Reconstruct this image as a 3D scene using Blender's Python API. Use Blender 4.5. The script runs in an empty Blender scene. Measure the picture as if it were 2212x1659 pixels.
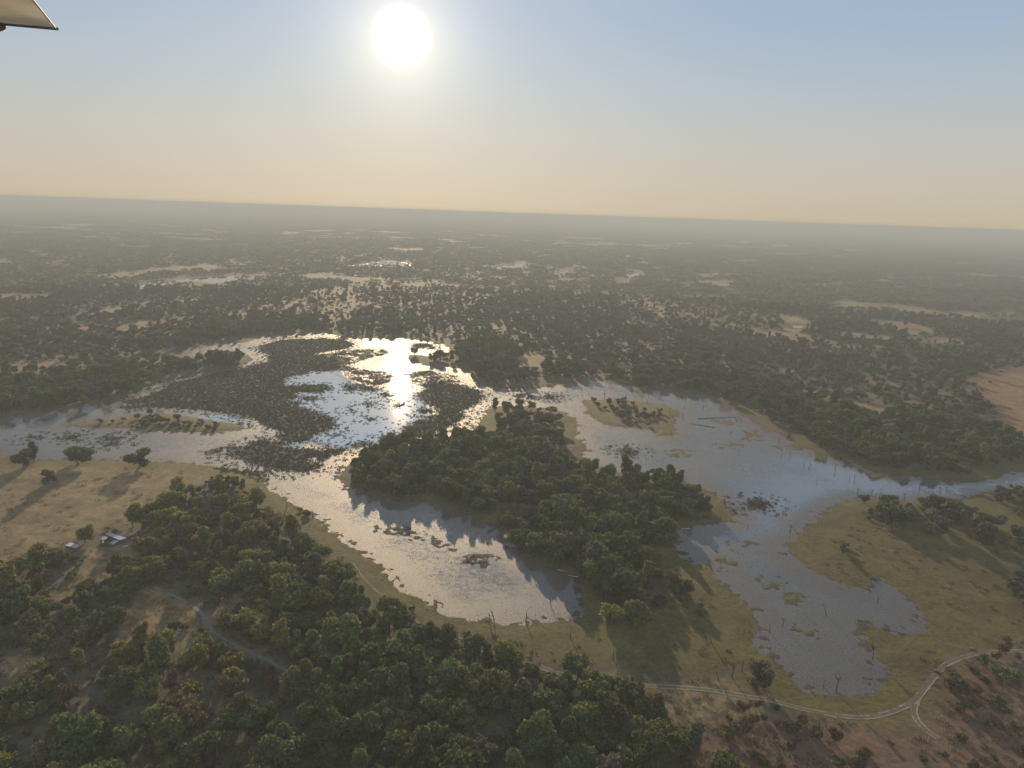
import bpy, bmesh, math, random
import numpy as np
from mathutils import Vector, Matrix

# ------------------------------------------------------------------ camera, sky, sun, exposure
sc = bpy.context.scene
COL = sc.collection
CAM_H = 150.0
VW, VH, FPX = 2212.0, 1659.0, 1662.0
PITCH, ROLL = math.radians(12.52), math.radians(1.97)
F0 = np.array([0.0, math.cos(PITCH), -math.sin(PITCH)])
_R0 = np.array([1.0, 0.0, 0.0]); _U0 = np.array([0.0, math.sin(PITCH), math.cos(PITCH)])
RV = _R0 * math.cos(ROLL) + _U0 * math.sin(ROLL)
UV = _U0 * math.cos(ROLL) - _R0 * math.sin(ROLL)
cam = bpy.data.cameras.new('camera'); cam.sensor_width = 36.0; cam.lens = 36.0 * FPX / VW
cam.clip_start = 0.05; cam.clip_end = 120000.0
co = bpy.data.objects.new('camera', cam); COL.objects.link(co)
M = Matrix.Identity(4)
for i in range(3):
    M[i][0], M[i][1], M[i][2] = RV[i], UV[i], -F0[i]
M[2][3] = CAM_H
co.matrix_world = M
sc.camera = co

def ray(x, y):
    d = F0 * FPX + RV * (x - VW / 2) - UV * (y - VH / 2)
    return d / np.linalg.norm(d)

_s = ray(868, 72); _r = ray(866, 764)
SUN_EL = 0.85 * math.asin(_s[2]) - 0.15 * math.asin(_r[2])
SUN_AZ = math.atan2(_s[0], _s[1])                      # from +Y towards +X
SUN = np.array([math.sin(SUN_AZ) * math.cos(SUN_EL), math.cos(SUN_AZ) * math.cos(SUN_EL), math.sin(SUN_EL)])
print('sun el', math.degrees(math.asin(_s[2])), math.degrees(math.asin(_r[2])), 'az', math.degrees(SUN_AZ))

SKY_STRENGTH, SUN_STRENGTH, EXPOSURE = 0.06, 4.8, 0.6
SKY_GAIN, RAMP_GAIN, ANTI_FILL = 2.95, 1.0, 0.75
world = bpy.data.worlds.new('World'); sc.world = world; world.use_nodes = True
wn, wl = world.node_tree.nodes, world.node_tree.links
wn.clear()
def wnode(t, **kw):
    n = wn.new(t)
    for k, v in kw.items(): setattr(n, k, v)
    return n
wout = wnode('ShaderNodeOutputWorld'); bg = wnode('ShaderNodeBackground')
sky = wnode('ShaderNodeTexSky', sky_type='NISHITA', sun_disc=False, sun_elevation=SUN_EL, sun_rotation=SUN_AZ,
            altitude=1000.0, air_density=1.0, dust_density=0.35, ozone_density=2.0)
gm = wnode('ShaderNodeGamma'); gm.inputs['Gamma'].default_value = 0.29
wl.new(sky.outputs['Color'], gm.inputs['Color'])
hs = wnode('ShaderNodeHueSaturation'); hs.inputs['Saturation'].default_value = 1.15; hs.inputs['Value'].default_value = SKY_GAIN
wl.new(gm.outputs['Color'], hs.inputs['Color'])
# the sun itself and its bright dusty aureole, as light coming from that part of the sky
tc = wnode('ShaderNodeTexCoord'); dp = wnode('ShaderNodeVectorMath', operation='DOT_PRODUCT')
dp.inputs[1].default_value = tuple(SUN)
nrm = wnode('ShaderNodeVectorMath', operation='NORMALIZE'); nrm_out = nrm.outputs[0]
wl.new(tc.outputs['Generated'], nrm.inputs[0]); wl.new(nrm.outputs[0], dp.inputs[0])
def wmath(op, a, b=None, clamp=False):
    n = wnode('ShaderNodeMath', operation=op); n.use_clamp = clamp
    for i, v in enumerate((a, b)):
        if v is None: continue
        if hasattr(v, 'is_linked') or hasattr(v, 'links'): wl.new(v, n.inputs[i])
        else: n.inputs[i].default_value = v
    return n.outputs[0]
ang = wmath('ARCCOSINE', wmath('MINIMUM', dp.outputs['Value'], 1.0))
deg = wmath('MULTIPLY', ang, 57.29578)
def lobe(width, power, amp):
    t = wmath('POWER', wmath('DIVIDE', deg, width), power)
    return wmath('MULTIPLY', wmath('EXPONENT', wmath('MULTIPLY', t, -1.0)), amp)
def tint(v, c):
    n = wnode('ShaderNodeVectorMath', operation='SCALE'); n.inputs[0].default_value = c; wl.new(v, n.inputs['Scale']); return n.outputs[0]
def vadd(a, b):
    n = wnode('ShaderNodeVectorMath', operation='ADD'); wl.new(a, n.inputs[0]); wl.new(b, n.inputs[1]); return n.outputs[0]
K = 1.0 / SKY_STRENGTH
AUREOLE = [(0.86, 2.0, 8.0, (1.0, 0.93, 0.78)), (2.9, 1.3, 0.45, (1.0, 0.86, 0.58)), (9.0, 1.3, 0.05, (1.0, 0.85, 0.62)), (17.0, 1.8, 0.07, (1.0, 0.78, 0.45))]
vm = wnode('ShaderNodeVectorMath', operation='MULTIPLY'); vm.inputs[1].default_value = (1.0, 1.0, 1.07)
wl.new(hs.outputs['Color'], vm.inputs[0])
# dusty evening gradient by height above the horizon, blended with the physical sky
def lin(c): return tuple((v / 255 / 12.92 if v / 255 <= .04045 else ((v / 255 + .055) / 1.055) ** 2.4) for v in c)
sep = wnode('ShaderNodeSeparateXYZ'); wl.new(nrm_out, sep.inputs[0])
elev = wmath('MULTIPLY', wmath('ARCSINE', sep.outputs['Z']), 57.29578)
rampn = wnode('ShaderNodeValToRGB'); wl.new(wmath('DIVIDE', elev, 60.0, True), rampn.inputs[0])
STOPS = [(0, (205, 184, 154)), (2.4, (207, 193, 169)), (5.2, (202, 199, 187)), (8.5, (186, 198, 203)), (13, (164, 187, 212)), (26, (144, 172, 214)), (60, (130, 158, 200))]
for q, (e_, c_) in enumerate(STOPS):
    el_ = rampn.color_ramp.elements[q] if q < 2 else rampn.color_ramp.elements.new(e_ / 60.0)
    el_.position = e_ / 60.0; el_.color = lin(c_) + (1.0,)
sc_ramp = wnode('ShaderNodeVectorMath', operation='SCALE'); wl.new(rampn.outputs['Color'], sc_ramp.inputs[0]); sc_ramp.inputs['Scale'].default_value = RAMP_GAIN / SKY_STRENGTH / 2 ** EXPOSURE
mxs = wnode('ShaderNodeMix', data_type='RGBA'); mxs.inputs[0].default_value = 0.68; wl.new(vm.outputs[0], mxs.inputs[6]); wl.new(sc_ramp.outputs[0], mxs.inputs[7])
acc = mxs.outputs[2]
# added fill: unseen sky opposite the sun brightened to lift shaded foliage
anti_fill = wnode('ShaderNodeMapRange', interpolation_type='SMOOTHSTEP'); wl.new(deg, anti_fill.inputs['Value'])
for k_, v_ in (('From Min', 80.0), ('From Max', 140.0), ('To Min', 0.0), ('To Max', ANTI_FILL / SKY_STRENGTH)): anti_fill.inputs[k_].default_value = v_
acc = vadd(acc, tint(anti_fill.outputs[0], (1.0, 0.95, 0.82)))
for w_, p_, a_, c_ in AUREOLE: acc = vadd(acc, tint(lobe(w_, p_, a_ * K), c_))
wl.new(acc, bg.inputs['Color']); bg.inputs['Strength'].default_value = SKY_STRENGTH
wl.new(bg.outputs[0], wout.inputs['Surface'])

sl = bpy.data.lights.new('sun', 'SUN'); sl.energy = SUN_STRENGTH; sl.angle = math.radians(0.53); sl.color = (1.0, 0.75, 0.47)
so = bpy.data.objects.new('sun', sl); COL.objects.link(so)
so.rotation_euler = Vector(SUN).to_track_quat('Z', 'Y').to_euler(); so.location = (0, 0, 300)

sc.view_settings.view_transform = 'Standard'; sc.view_settings.look = 'None'
sc.view_settings.gamma = 1.0; sc.view_settings.exposure = EXPOSURE; sc.view_settings.use_curve_mapping = False
sc.render.engine = 'CYCLES'
cy = sc.cycles
cy.use_denoising = True; cy.max_bounces = 6; cy.diffuse_bounces = 2; cy.glossy_bounces = 3; cy.transmission_bounces = 3
cy.transparent_max_bounces = 8; cy.volume_bounces = 0; cy.sample_clamp_indirect = 4.0; cy.caustics_reflective = False

# ------------------------------------------------------------------ pixel-to-ground tracing
TILES = {'v': (0, 0, 1), 'T1': (0, 680.3, .25), 'T2': (553, 680.3, .25), 'T3': (1106, 768, .25), 'T4': (1659, 768, .25),
         'T5': (553, 987.5, .25), 'T6': (1106, 1152, .25), 'T7': (1659, 1152, .25),
         'R1': (0, 384, .3472), 'R2': (713.2, 384, .3472), 'R3': (1444, 384, .3472), 'R4': (0, 932.6, .4379),
         'R5': (713.2, 932.6, .4379), 'R6': (1444, 932.6, .4379), 'R8': (82.3, 1069.8, .1488)}
def v_of(tile, x, y):
    a, b, s = TILES[tile]; return a + x * s, b + y * s
def gp(x, y, z=0.0):
    d = ray(x, y)
    t = (z - CAM_H) / min(d[2], -0.0022)
    return d[0] * t, d[1] * t
def g(tile, x, y): return gp(*v_of(tile, x, y))
def poly(*segs):
    """segs: tile, 'x,y x,y ...' pairs -> world polygon"""
    out = []
    for i in range(0, len(segs), 2):
        for p in segs[i + 1].split():
            x, y = p.split(','); out.append(g(segs[i], float(x), float(y)))
    return np.array(out)
def ell(tile, x, y, rx, ry, n=14):
    return np.array([g(tile, x + rx * math.cos(2 * math.pi * k / n), y + ry * math.sin(2 * math.pi * k / n)) for k in range(n)])
def to_v(P):
    P = np.asarray(P, float); Q = P - np.array([0, 0, CAM_H])
    z = Q @ F0
    return VW / 2 + FPX * (Q @ RV) / z, VH / 2 - FPX * (Q @ UV) / z

# value noise (world space)
def _h(ix, iy, s):
    n = (ix.astype(np.int64) * 374761393 + iy.astype(np.int64) * 668265263 + s * 1442695041) & 0xFFFFFFFF
    n = ((n ^ (n >> 13)) * 1274126177) & 0xFFFFFFFF
    n = ((n ^ (n >> 16)) * 2246822519) & 0xFFFFFFFF
    return ((n ^ (n >> 15)) & 0xFFFFFF) / float(0xFFFFFF)
def vn(x, y, scale, s=0):
    x = x / scale; y = y / scale
    ix = np.floor(x); iy = np.floor(y); fx = x - ix; fy = y - iy
    fx = fx * fx * (3 - 2 * fx); fy = fy * fy * (3 - 2 * fy)
    a = _h(ix, iy, s); b = _h(ix + 1, iy, s); c = _h(ix, iy + 1, s); d = _h(ix + 1, iy + 1, s)
    return (a + (b - a) * fx) * (1 - fy) + (c + (d - c) * fx) * fy - 0.5
def fbm(x, y, scale, s=0, o=3):
    v = 0; a = 1.0
    for k in range(o):
        v = v + a * vn(x, y, scale, s + k * 17); scale *= 0.5; a *= 0.55
    return v

def sdf(P, x, y):
    """signed distance, positive inside; far outside the box -> -999"""
    out = np.full(x.shape, -999.0)
    lo = P.min(0); hi = P.max(0); m = 80.0
    idx = np.nonzero((x > lo[0] - m) & (x < hi[0] + m) & (y > lo[1] - m) & (y < hi[1] + m))[0]
    Q = np.roll(P, -1, 0)
    for k in range(0, len(idx), 200000):
        ii = idx[k:k + 200000]; px = x[ii]; py = y[ii]
        best = np.full(px.shape, 1e18); ins = np.zeros(px.shape, bool)
        for (ax, ay), (bx, by) in zip(P, Q):
            ex, ey = bx - ax, by - ay; L = ex * ex + ey * ey + 1e-12
            wx, wy = px - ax, py - ay
            t = np.clip((wx * ex + wy * ey) / L, 0, 1)
            dd = (wx - t * ex) ** 2 + (wy - t * ey) ** 2
            np.minimum(best, dd, out=best)
            c = (ay > py) != (by > py)
            if c.any():
                xi = ax + (py - ay) / (by - ay if by != ay else 1e-9) * ex
                ins ^= c & (px < xi)
        out[ii] = np.where(ins, 1, -1) * np.sqrt(best)
    return out

# ------------------------------------------------------------------ traced outlines
LAGOON = poly(
 'T1', '-900,890 -60,890 160,875 300,845 440,830 540,790 640,775 740,765 860,775 960,740 1060,738 1130,700 1230,650 1330,600 1440,535 1560,545 1640,505 1760,490 1880,470 2000,452 2100,425 2150,392 2140,350 2060,345 1960,350 1800,342 1700,350 1560,370 1440,385 1380,380 1320,362 1400,335 1520,318 1640,298 1740,285 1900,252 2020,238 2150,232 2212,203',
 'T2', '80,178 200,172 380,158 540,143 630,148 680,168 790,190 880,200 1000,197 1200,203 1320,208 1500,228 1550,253 1640,248 1690,280 1670,315 1600,345 1500,354 1430,352 1340,345 1320,370 1400,410 1480,440 1600,435 1760,465 1880,520 1960,570 2040,620 2212,640',
 'T3', '100,280 180,290 300,270 370,262 480,240 540,230 640,205 760,215 860,245 980,255 1240,300 1400,315 1560,325 1700,345 1780,365 1860,400 1940,480 1970,495 2040,540 2150,600 2212,640',
 'T4', '80,665 200,735 330,800 420,845 560,880 680,920 830,965 960,1000 1060,1028 1180,1042 1260,1050 1400,1070 1600,1078 1800,1085 1900,1070 2040,1035 2150,1008 2300,990 3000,960 3000,1130 2260,1150 2000,1180 1700,1225 1500,1250 1300,1258 1100,1252 960,1245 820,1230 680,1245 560,1310 500,1360 420,1420 300,1500 240,1570 190,1659',
 'T7', '180,70 160,150 260,250 430,350 560,410 700,470 850,480 900,360 1000,410 1080,480 1250,600 1300,640 1370,850 1150,870 1000,850 860,780 850,900 880,1000 920,1080 980,1130 1080,1190 1030,1250 950,1330 900,1385 700,1405 500,1398 300,1388 240,1300 130,1160 40,1110',
 'T6', '2140,1030 2080,940 2120,850 2140,760 2080,670 1960,570 1850,480 1760,380 1740,300 1700,270 1560,260 1450,210 1420,150 1400,60',
 'T3', '1450,1550 1430,1490 1480,1480 1600,1470 1740,1440 1890,1410 1890,1360 1850,1270 1760,1210 1620,1140 1480,1085 1300,1060 1130,1050 1000,1020 880,990 760,960 640,910 610,850 640,790 560,700 580,620 540,540 440,490 330,460 200,445 60,440',
 'T2', '2130,790 2040,800 1990,830 1940,900 1900,970 1860,1030 1740,1065 1660,1100 1520,1120 1400,1130 1140,1185 1000,1215 920,1240 860,1260 800,1290 750,1330 720,1370 720,1430 760,1480 860,1510 900,1550',
 'T5', '930,310 1040,340 1200,350 1400,370 1600,380 1750,420 1870,500 1960,570 2060,630 2150,690 2212,750',
 'T6', '180,200 330,300 430,330 560,380 590,450 600,550 630,660 590,730 480,760 300,770 100,790',
 'T5', '2200,1455 2100,1440 1900,1420 1650,1370 1560,1330 1430,1230 1330,1190 1210,1130 1150,1030 1060,950 940,850 830,770 700,690 600,640 590,580 490,500 390,440 290,380 130,290 60,210 0,190',
 'T1', '2212,1385 2100,1362 2050,1355 1950,1330 1700,1290 1400,1265 1100,1255 800,1258 500,1250 250,1260 200,1235 0,1195 -60,1190 -900,1150')
ISLANDS = [
 poly('T1', '530,955 700,935 880,900 1100,870 1300,850 1500,860 1700,888 1900,918 2080,948 2130,962 2080,990 1900,1010 1700,1020 1400,1010 1200,990 900,980 700,972'),
 poly('T3', '620,400 800,375 960,375 1100,400 1300,430 1400,460 1470,500 1420,540 1390,640 1370,690 1280,700 1210,640 1000,620 860,610 740,570 660,500')]
SHOALS = [ell(*e) for e in [('T3', 1830, 575, 120, 28), ('T3', 1850, 775, 110, 30), ('T3', 2080, 690, 90, 45), ('T3', 1450, 840, 100, 35),
  ('T6', 1860, 210, 85, 62), ('T7', 330, 820, 70, 42), ('T6', 1860, 100, 40, 18), ('T6', 2050, 95, 50, 20), ('T4', 200, 790, 110, 28), ('T4', 930, 1045, 50, 12),
  ('T4', 430, 900, 45, 18), ('T7', 230, 560, 90, 40), ('T7', 20, 420, 110, 45)]]
MARSH = [
 poly('T1', '1320,690 1400,650 1480,600 1600,565 1750,530 1900,490 2050,470 2140,450',
      'T2', '0,430 60,410 130,390 120,340 20,300 60,260 180,225 400,210 600,205 780,215 850,260 780,290 600,315 510,340 600,360 700,380 740,420 700,470 600,485 480,486 340,512 260,540 210,560 220,600 290,615 400,605 600,605 640,625 600,660 520,670 400,660 310,690 350,715 300,730 220,730 290,760 370,750 370,770 290,790 430,810 470,835 560,855 640,900 670,950 620,985 520,1030 470,1070 400,1090 290,1110 230,1090 190,1050 240,1015 180,980 60,940',
      'T1', '2190,890 2000,860 1850,835 1700,810 1500,800 1300,795 1100,810 1050,800 1200,775 1430,745 1440,735 1250,755 1100,775 1080,750 1200,725'),
 poly('T2', '-40,1110 60,1080 200,1090 280,1115 220,1130 200,1145 330,1150 430,1150 560,1170 680,1150 770,1145 790,1160 700,1190 640,1230 560,1260 530,1220 460,1235 400,1265 560,1280 570,1300 480,1340 380,1350 250,1345 150,1330 0,1290',
      'T1', '2000,1200 2100,1160 2190,1110'),
 poly('T2', '1450,600 1600,560 1700,600 1900,650 1970,700 1950,740 1800,810 1760,860 1770,880 1700,950 1500,1030 1420,1050 1380,1060 1260,1040 1300,970 1400,920 1520,900 1460,880 1580,860 1560,800 1480,780 1440,720 1420,680 1480,650')]
CAUSEWAY = poly('T1', '2040,1350 2180,1345', 'T2', '60,1345 170,1300 190,1308 90,1350 10,1395', 'T1', '2150,1370')
SEMI = [poly('T2', '740,440 900,470 1190,500 1500,480 1700,520 1750,600 1500,600 1300,570 1150,580 1000,600 820,560 760,520'),
        poly('T5', '1000,580 1150,630 1300,600 1480,650 1560,690 1700,790 1690,800 1560,740 1450,700 1280,680 1060,640'),
        poly('T2', '550,350 800,300 1100,300 1150,330 900,400 760,440 640,400'),
        poly('T1', '1730,1180 1900,1140 2150,1130 2212,1150 2000,1200 1800,1210')]
_CL = [('T2', 960, 637, 75, 20), ('T2', 465, 722, 60, 15), ('T2', 300, 710, 60, 15), ('T2', 920, 1120, 75, 17), ('T2', 1190, 1058, 95, 18),
  ('T2', 815, 632, 45, 20), ('T2', 1435, 265, 80, 17), ('T2', 1525, 285, 25, 7), ('T2', 760, 205, 40, 12), ('T2', 690, 1040, 25, 5), ('T2', 980, 772, 25, 8),
  ('T2', 990, 897, 14, 8), ('T2', 1252, 780, 28, 9), ('T2', 832, 820, 8, 7), ('T2', 1060, 595, 35, 8), ('T2', 1115, 690, 40, 12), ('T2', 730, 340, 80, 10),
  ('T2', 900, 605, 30, 7), ('T2', 1450, 830, 45, 12), ('T2', 560, 350, 30, 6), ('T5', 1950, 890, 130, 48), ('T5', 1840, 970, 70, 25), ('T5', 1480, 690, 75, 28),
  ('T5', 1735, 995, 20, 10), ('T5', 1660, 780, 40, 15), ('T5', 1290, 700, 50, 12), ('T3', 75, 345, 40, 12), ('T3', 175, 360, 30, 8), ('T3', 1000, 830, 45, 20), ('T3', 330, 360, 45, 14),
  ('T1', 290, 1060, 35, 10), ('T1', 600, 1055, 40, 10), ('T1', 950, 1070, 45, 12), ('T1', 980, 1110, 45, 8), ('T3', 2130, 1290, 90, 40)]
CLUMPS = [ell(*e) for e in _CL if e[0] != 'T5']; SEMI += [ell(*e) for e in _CL if e[0] == 'T5' and e[1] in (1950, 1480)]
FARWATER = [poly('R1', '800,692 880,662 900,640 980,640 1060,650 1100,635 1250,620 1330,612 1470,612 1480,635 1430,650 1340,655 1250,645 1100,650 1040,672 930,674 870,692'),
 poly('R1', '1540,612 1612,604 1605,620 1550,626'),
 poly('R2', '165,547 250,528 330,521 430,521 495,533 505,549 400,552 330,549 250,553'),
 poly('R2', '840,439 960,433 960,447 870,447'), poly('R2', '1000,558 1040,546 1230,528 1245,540 1200,560 1100,569 1020,562'),
 poly('R2', '1350,588 1460,588 1445,601 1370,601'), poly('R2', '1470,582 1530,545 1605,570 1540,577'), poly('R2', '1812,588 1880,598 1940,588 1930,603 1870,616 1840,637 1820,632 1852,612 1815,600'),
 poly('R2', '270,243 380,245 380,252 270,251'), poly('R2', '185,241 262,242 262,247 185,246'), poly('R2', '405,236 452,238 452,243 405,241'), poly('R2', '600,241 624,242 624,247 600,246'),
 poly('R2', '430,376 497,373 497,383 430,381'), poly('R1', '130,338 195,342 196,351 130,347'), poly('R1', '600,362 720,374 720,384 600,370'),
 poly('R1', '818,382 848,385 848,392 818,390'), poly('R2', '920,380 985,380 985,386 920,386'), poly('R2', '80,548 165,543 165,549 80,553'), poly('R2', '1455,427 1515,427 1515,434 1455,434'),
 ell('R3', 801, 927, 41, 10), poly('T1', '1945,680 1990,665 2000,690 1970,695'), poly('R3', '825,553 905,560 905,576 890,572 830,560'),
 poly('R1', '1460,522 1560,527 1560,533 1460,528'), poly('R2', '60,490 170,490 170,496 60,496')]
CLEAR = [poly('T2', '190,560 340,500 480,480 690,478 740,530 800,580 1000,640 1400,700 1480,900 1300,960 1200,1050 1100,1090 850,1140 650,1140 500,1090 400,1120 210,1150 190,1130 480,1060 660,960 640,880 430,800 280,790 210,720 320,690 600,660 640,620 220,605'),
 poly('T1', '1690,887 1850,855 1990,876 2130,906 2195,930 2170,948 2000,924 1850,914'), ell('T2', 1250, 712, 110, 26), ell('T2', 1255, 465, 60, 14),
 poly('T4', '560,900 1000,1020 1400,1080 2260,1000 2260,1150 1500,1240 700,1230 300,1350 0,1500 -100,1300 0,1100 300,950')]
DRY = [(1.0 if len(p) != 11 else .6, p) for p in [
 poly('v', '-200,1010 60,1002 160,1000 300,1003 430,1014 500,1022 545,1042 470,1040 400,1058 345,1085 318,1120 290,1140 240,1150 165,1163 120,1185 60,1190 20,1230 -200,1300'),
 poly('T1', '80,440 220,400 400,385 540,430 520,470 300,500 120,490'), ell('T1', 480, 352, 80, 13), poly('T1', '930,130 1150,80 1340,50 1380,95 1180,135 1050,160'),
 ell('T1', 690, 100, 100, 36), ell('T1', 2070, 20, 140, 22), ell('T1', 720, 165, 60, 14), ell('T1', 300, 30, 100, 14),
 poly('R1', '450,618 800,585 1130,550 1250,533 1430,550 1420,566 1000,602 830,626 620,628'), poly('R1', '565,850 650,815 800,790 930,781 760,832 650,850'),
 poly('R1', '1350,855 1480,810 1700,782 1800,715 1990,690 2212,665 2212,850 2100,905 1900,842 1650,862 1420,888'), poly('R1', '160,568 245,568 245,582 160,580'), ell('R1', 130, 745, 220, 22),
 poly('R1', '1060,765 1250,745 1300,760 1100,790'), poly('R1', '290,530 480,540 620,555 620,562 450,556 290,542'), ell('R1', 1030, 990, 60, 10),
 poly('R2', '1440,648 1540,622 1615,635 1560,655 1450,655'), ell('R2', 1250, 1150, 110, 50), ell('R2', 1850, 1190, 90, 22), ell('R2', 1000, 935, 60, 18), ell('R2', 860, 870, 60, 12),
 poly('R2', '860,630 1130,622 1140,630 870,640'), poly('R2', '1900,1020 2000,1030 1990,1045 1900,1035'),
 ell('R3', 320, 655, 130, 18), ell('R3', 300, 605, 130, 10), ell('R3', 945, 670, 95, 11), ell('R3', 690, 425, 80, 14), ell('R3', 1140, 455, 90, 8), ell('R3', 490, 520, 90, 8), ell('R3', 470, 400, 90, 8), ell('R3', 1630, 445, 40, 4), ell('R3', 150, 575, 60, 5), ell('R3', 990, 470, 40, 5), ell('R3', 1010, 432, 50, 6),
 ell('R3', 1300, 640, 90, 6), ell('R3', 1130, 568, 40, 6), ell('R3', 1640, 585, 50, 6), ell('R3', 80, 412, 80, 6),
 poly('R3', '400,950 690,950 880,978 1100,1040 900,1030 600,990'), poly('R3', '660,840 800,860 880,900 860,960 730,970 680,900'),
 poly('R3', '1000,765 1300,778 1710,822 1690,845 1300,822 1080,800'), poly('R3', '1200,880 1500,900 1640,940 1660,975 1500,985 1340,930'), poly('R3', '960,950 1400,990 1820,1000 1830,1038 1500,1022 1080,1005'),
 ell('R3', 1150, 1050, 170, 9), poly('R3', '790,1300 900,1310 1050,1355 960,1375'), poly('R3', '1060,1400 1250,1410 1430,1470 1350,1500 1180,1460'), ell('R3', 1900, 850, 280, 14), ell('R3', 1080, 790, 90, 14),
 poly('R4', '640,840 720,765 970,870 950,945 880,965 820,1040 920,1000 1010,925 1200,790 1180,850 1110,920 1030,965 960,1065 820,1115 560,1000'),
 poly('R4', '430,590 640,560 720,640 640,720 440,700'), poly('R4', '870,1150 920,1130 900,1220 850,1440 820,1440'), poly('R4', '0,1120 230,1130 260,1180 60,1290 0,1300'),
 poly('R4', '980,1520 1100,1340 1260,1280 1240,1330 1120,1420 1030,1560'), poly('R4', '0,560 100,600 60,720 0,760'), poly('R4', '260,830 420,690 540,680 600,720 500,760 330,860 230,960'),
 poly('T5', '930,1120 1000,1140 1000,1420 970,1440'), poly('T5', '1290,1500 1420,1450 1560,1500 1400,1600'), ell('T6', 370, 1340, 60, 50),
 poly('T6', '700,1240 1000,1180 1050,1290 1700,1300 2000,1150 2212,1200 2212,1659 1250,1750 1300,1500 1200,1430 760,1360')]]
MUD = poly('T7', '-100,700 300,500 900,500 1400,640 1400,900 1100,1250 900,1420 250,1420 -50,1150')
PAN = poly('R3', '1850,1265 1950,1220 2100,1180 2600,1170 2700,1700 2212,1660 2130,1600 2030,1500 1970,1420 1930,1370 1870,1320')
OPEN = [(0.3, poly('R2', '0,690 120,660 300,630 500,640 700,650 950,665 1050,740 800,800 500,815 700,870 200,865 0,860')),
        (0.55, poly('R3', '-300,720 0,755 450,800 640,830 760,870 880,930 700,1000 400,960 180,940 0,900 -200,820')),
        (0.35, poly('R3', '1250,1200 1600,1180 1900,1280 1930,1420 1700,1450 1400,1400 1150,1330')),
        (0.5, poly('R2', '1920,770 2212,720 2212,900 2050,900'))]
BROWN = poly('v', '1440,1720 1540,1540 1600,1530 1700,1555 1850,1562 1960,1530 2010,1470 2060,1440 2120,1415 2212,1405 2500,1400 2500,1900 1500,1900')
BELT = [poly('T6', '-100,700 500,700 640,500 800,600 950,800 1150,700 1250,300 1350,150 1450,200 1740,330 2100,760 2080,950 2150,1080 2000,1150 1700,1290 1000,1200 600,1180 300,1160 0,1060 -200,1000'),
        poly('T7', '180,70 400,-150', 'T4', '600,1310 860,1290 1000,1270 2260,1200', 'T7', '2800,0 2800,950 2212,980 1700,1050 1400,1180 1250,1400 1000,1520 700,1560 300,1500 100,1350 -50,1150 200,500')]
WOODED_SPOTS = [(0.8, poly('T3', '830,470 940,450 1140,490 1230,560 1200,600 1080,600 950,560 850,510')),
 (0.95, poly('T1', '1120,920 1250,880 1330,920 1300,990 1130,985')), (0.9, poly('T1', '1740,950 1830,935 1890,960 1870,1005 1740,1010')), (0.35, poly('T1', '1330,900 1600,930 1600,1000 1330,990')),
 (0.75, poly('T4', '860,1330 1040,1270 1200,1280 1400,1330 1650,1360 1800,1480 1500,1600 1300,1560 1000,1480 840,1440')),
 (0.9, poly('T4', '1380,1400 1600,1360 1800,1400 2000,1560 2260,1640 2260,1760 1950,1720 1600,1560')), (0.85, poly('T4', '1950,1250 2130,1180 2400,1200 2400,1450 2100,1420')), (0.5, poly('T4', '1580,1310 1700,1330 1680,1380 1580,1370')),
 (0.9, poly('T7', '2060,450 2400,300 2400,760 2150,700')), (0.6, poly('T7', '600,110 690,110 700,200 620,200')),
 (0.8, poly('T6', '1050,320 1300,330 1300,440 1150,520 1050,440')), (0.8, poly('T6', '1250,440 1520,480 1640,620 1580,680 1120,680 1090,560 1250,560')), (0.5, poly('T6', '1480,700 1640,620 1700,700 1600,800 1500,800')),
 (0.8, poly('T6', '800,660 930,650 960,780 900,820 800,780')), (0.8, poly('T6', '960,700 1160,720 1150,820 960,790')),
 (0.85, poly('T6', '440,1150 660,1140 680,1300 560,1330 440,1260')), (0.75, poly('T6', '1760,1280 2000,1200 2100,1300 2212,1350 2300,1659 1800,1659 1800,1520 2060,1480 1980,1380')),
 (0.8, poly('T6', '700,1330 800,1380 1000,1460 1200,1520 1300,1700 700,1700')), (0.7, poly('T7', '-60,1480 200,1500 350,1560 600,1659 -60,1700'))]
BARE = [poly('v', '545,1040 600,1080 660,1120 720,1180 780,1250 830,1310 900,1350 1000,1375 1080,1410', 'T5', '1900,1700 1500,1610 1300,1540 940,1380 860,1230 740,1050 480,880 350,700 150,535 0,430', 'v', '520,1055'),
        poly('T7', '500,1600 1200,1560 1300,1720 900,1800 500,1800'), poly('T6', '1280,1400 1700,1400 1780,1560 1800,1659 1300,1659'),
        poly('T6', '0,700 640,700 760,700 900,850 1300,1020 1700,1100 1950,1150 1700,1330 700,1300 660,1150 440,1140 420,1200 0,1090')]
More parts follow.
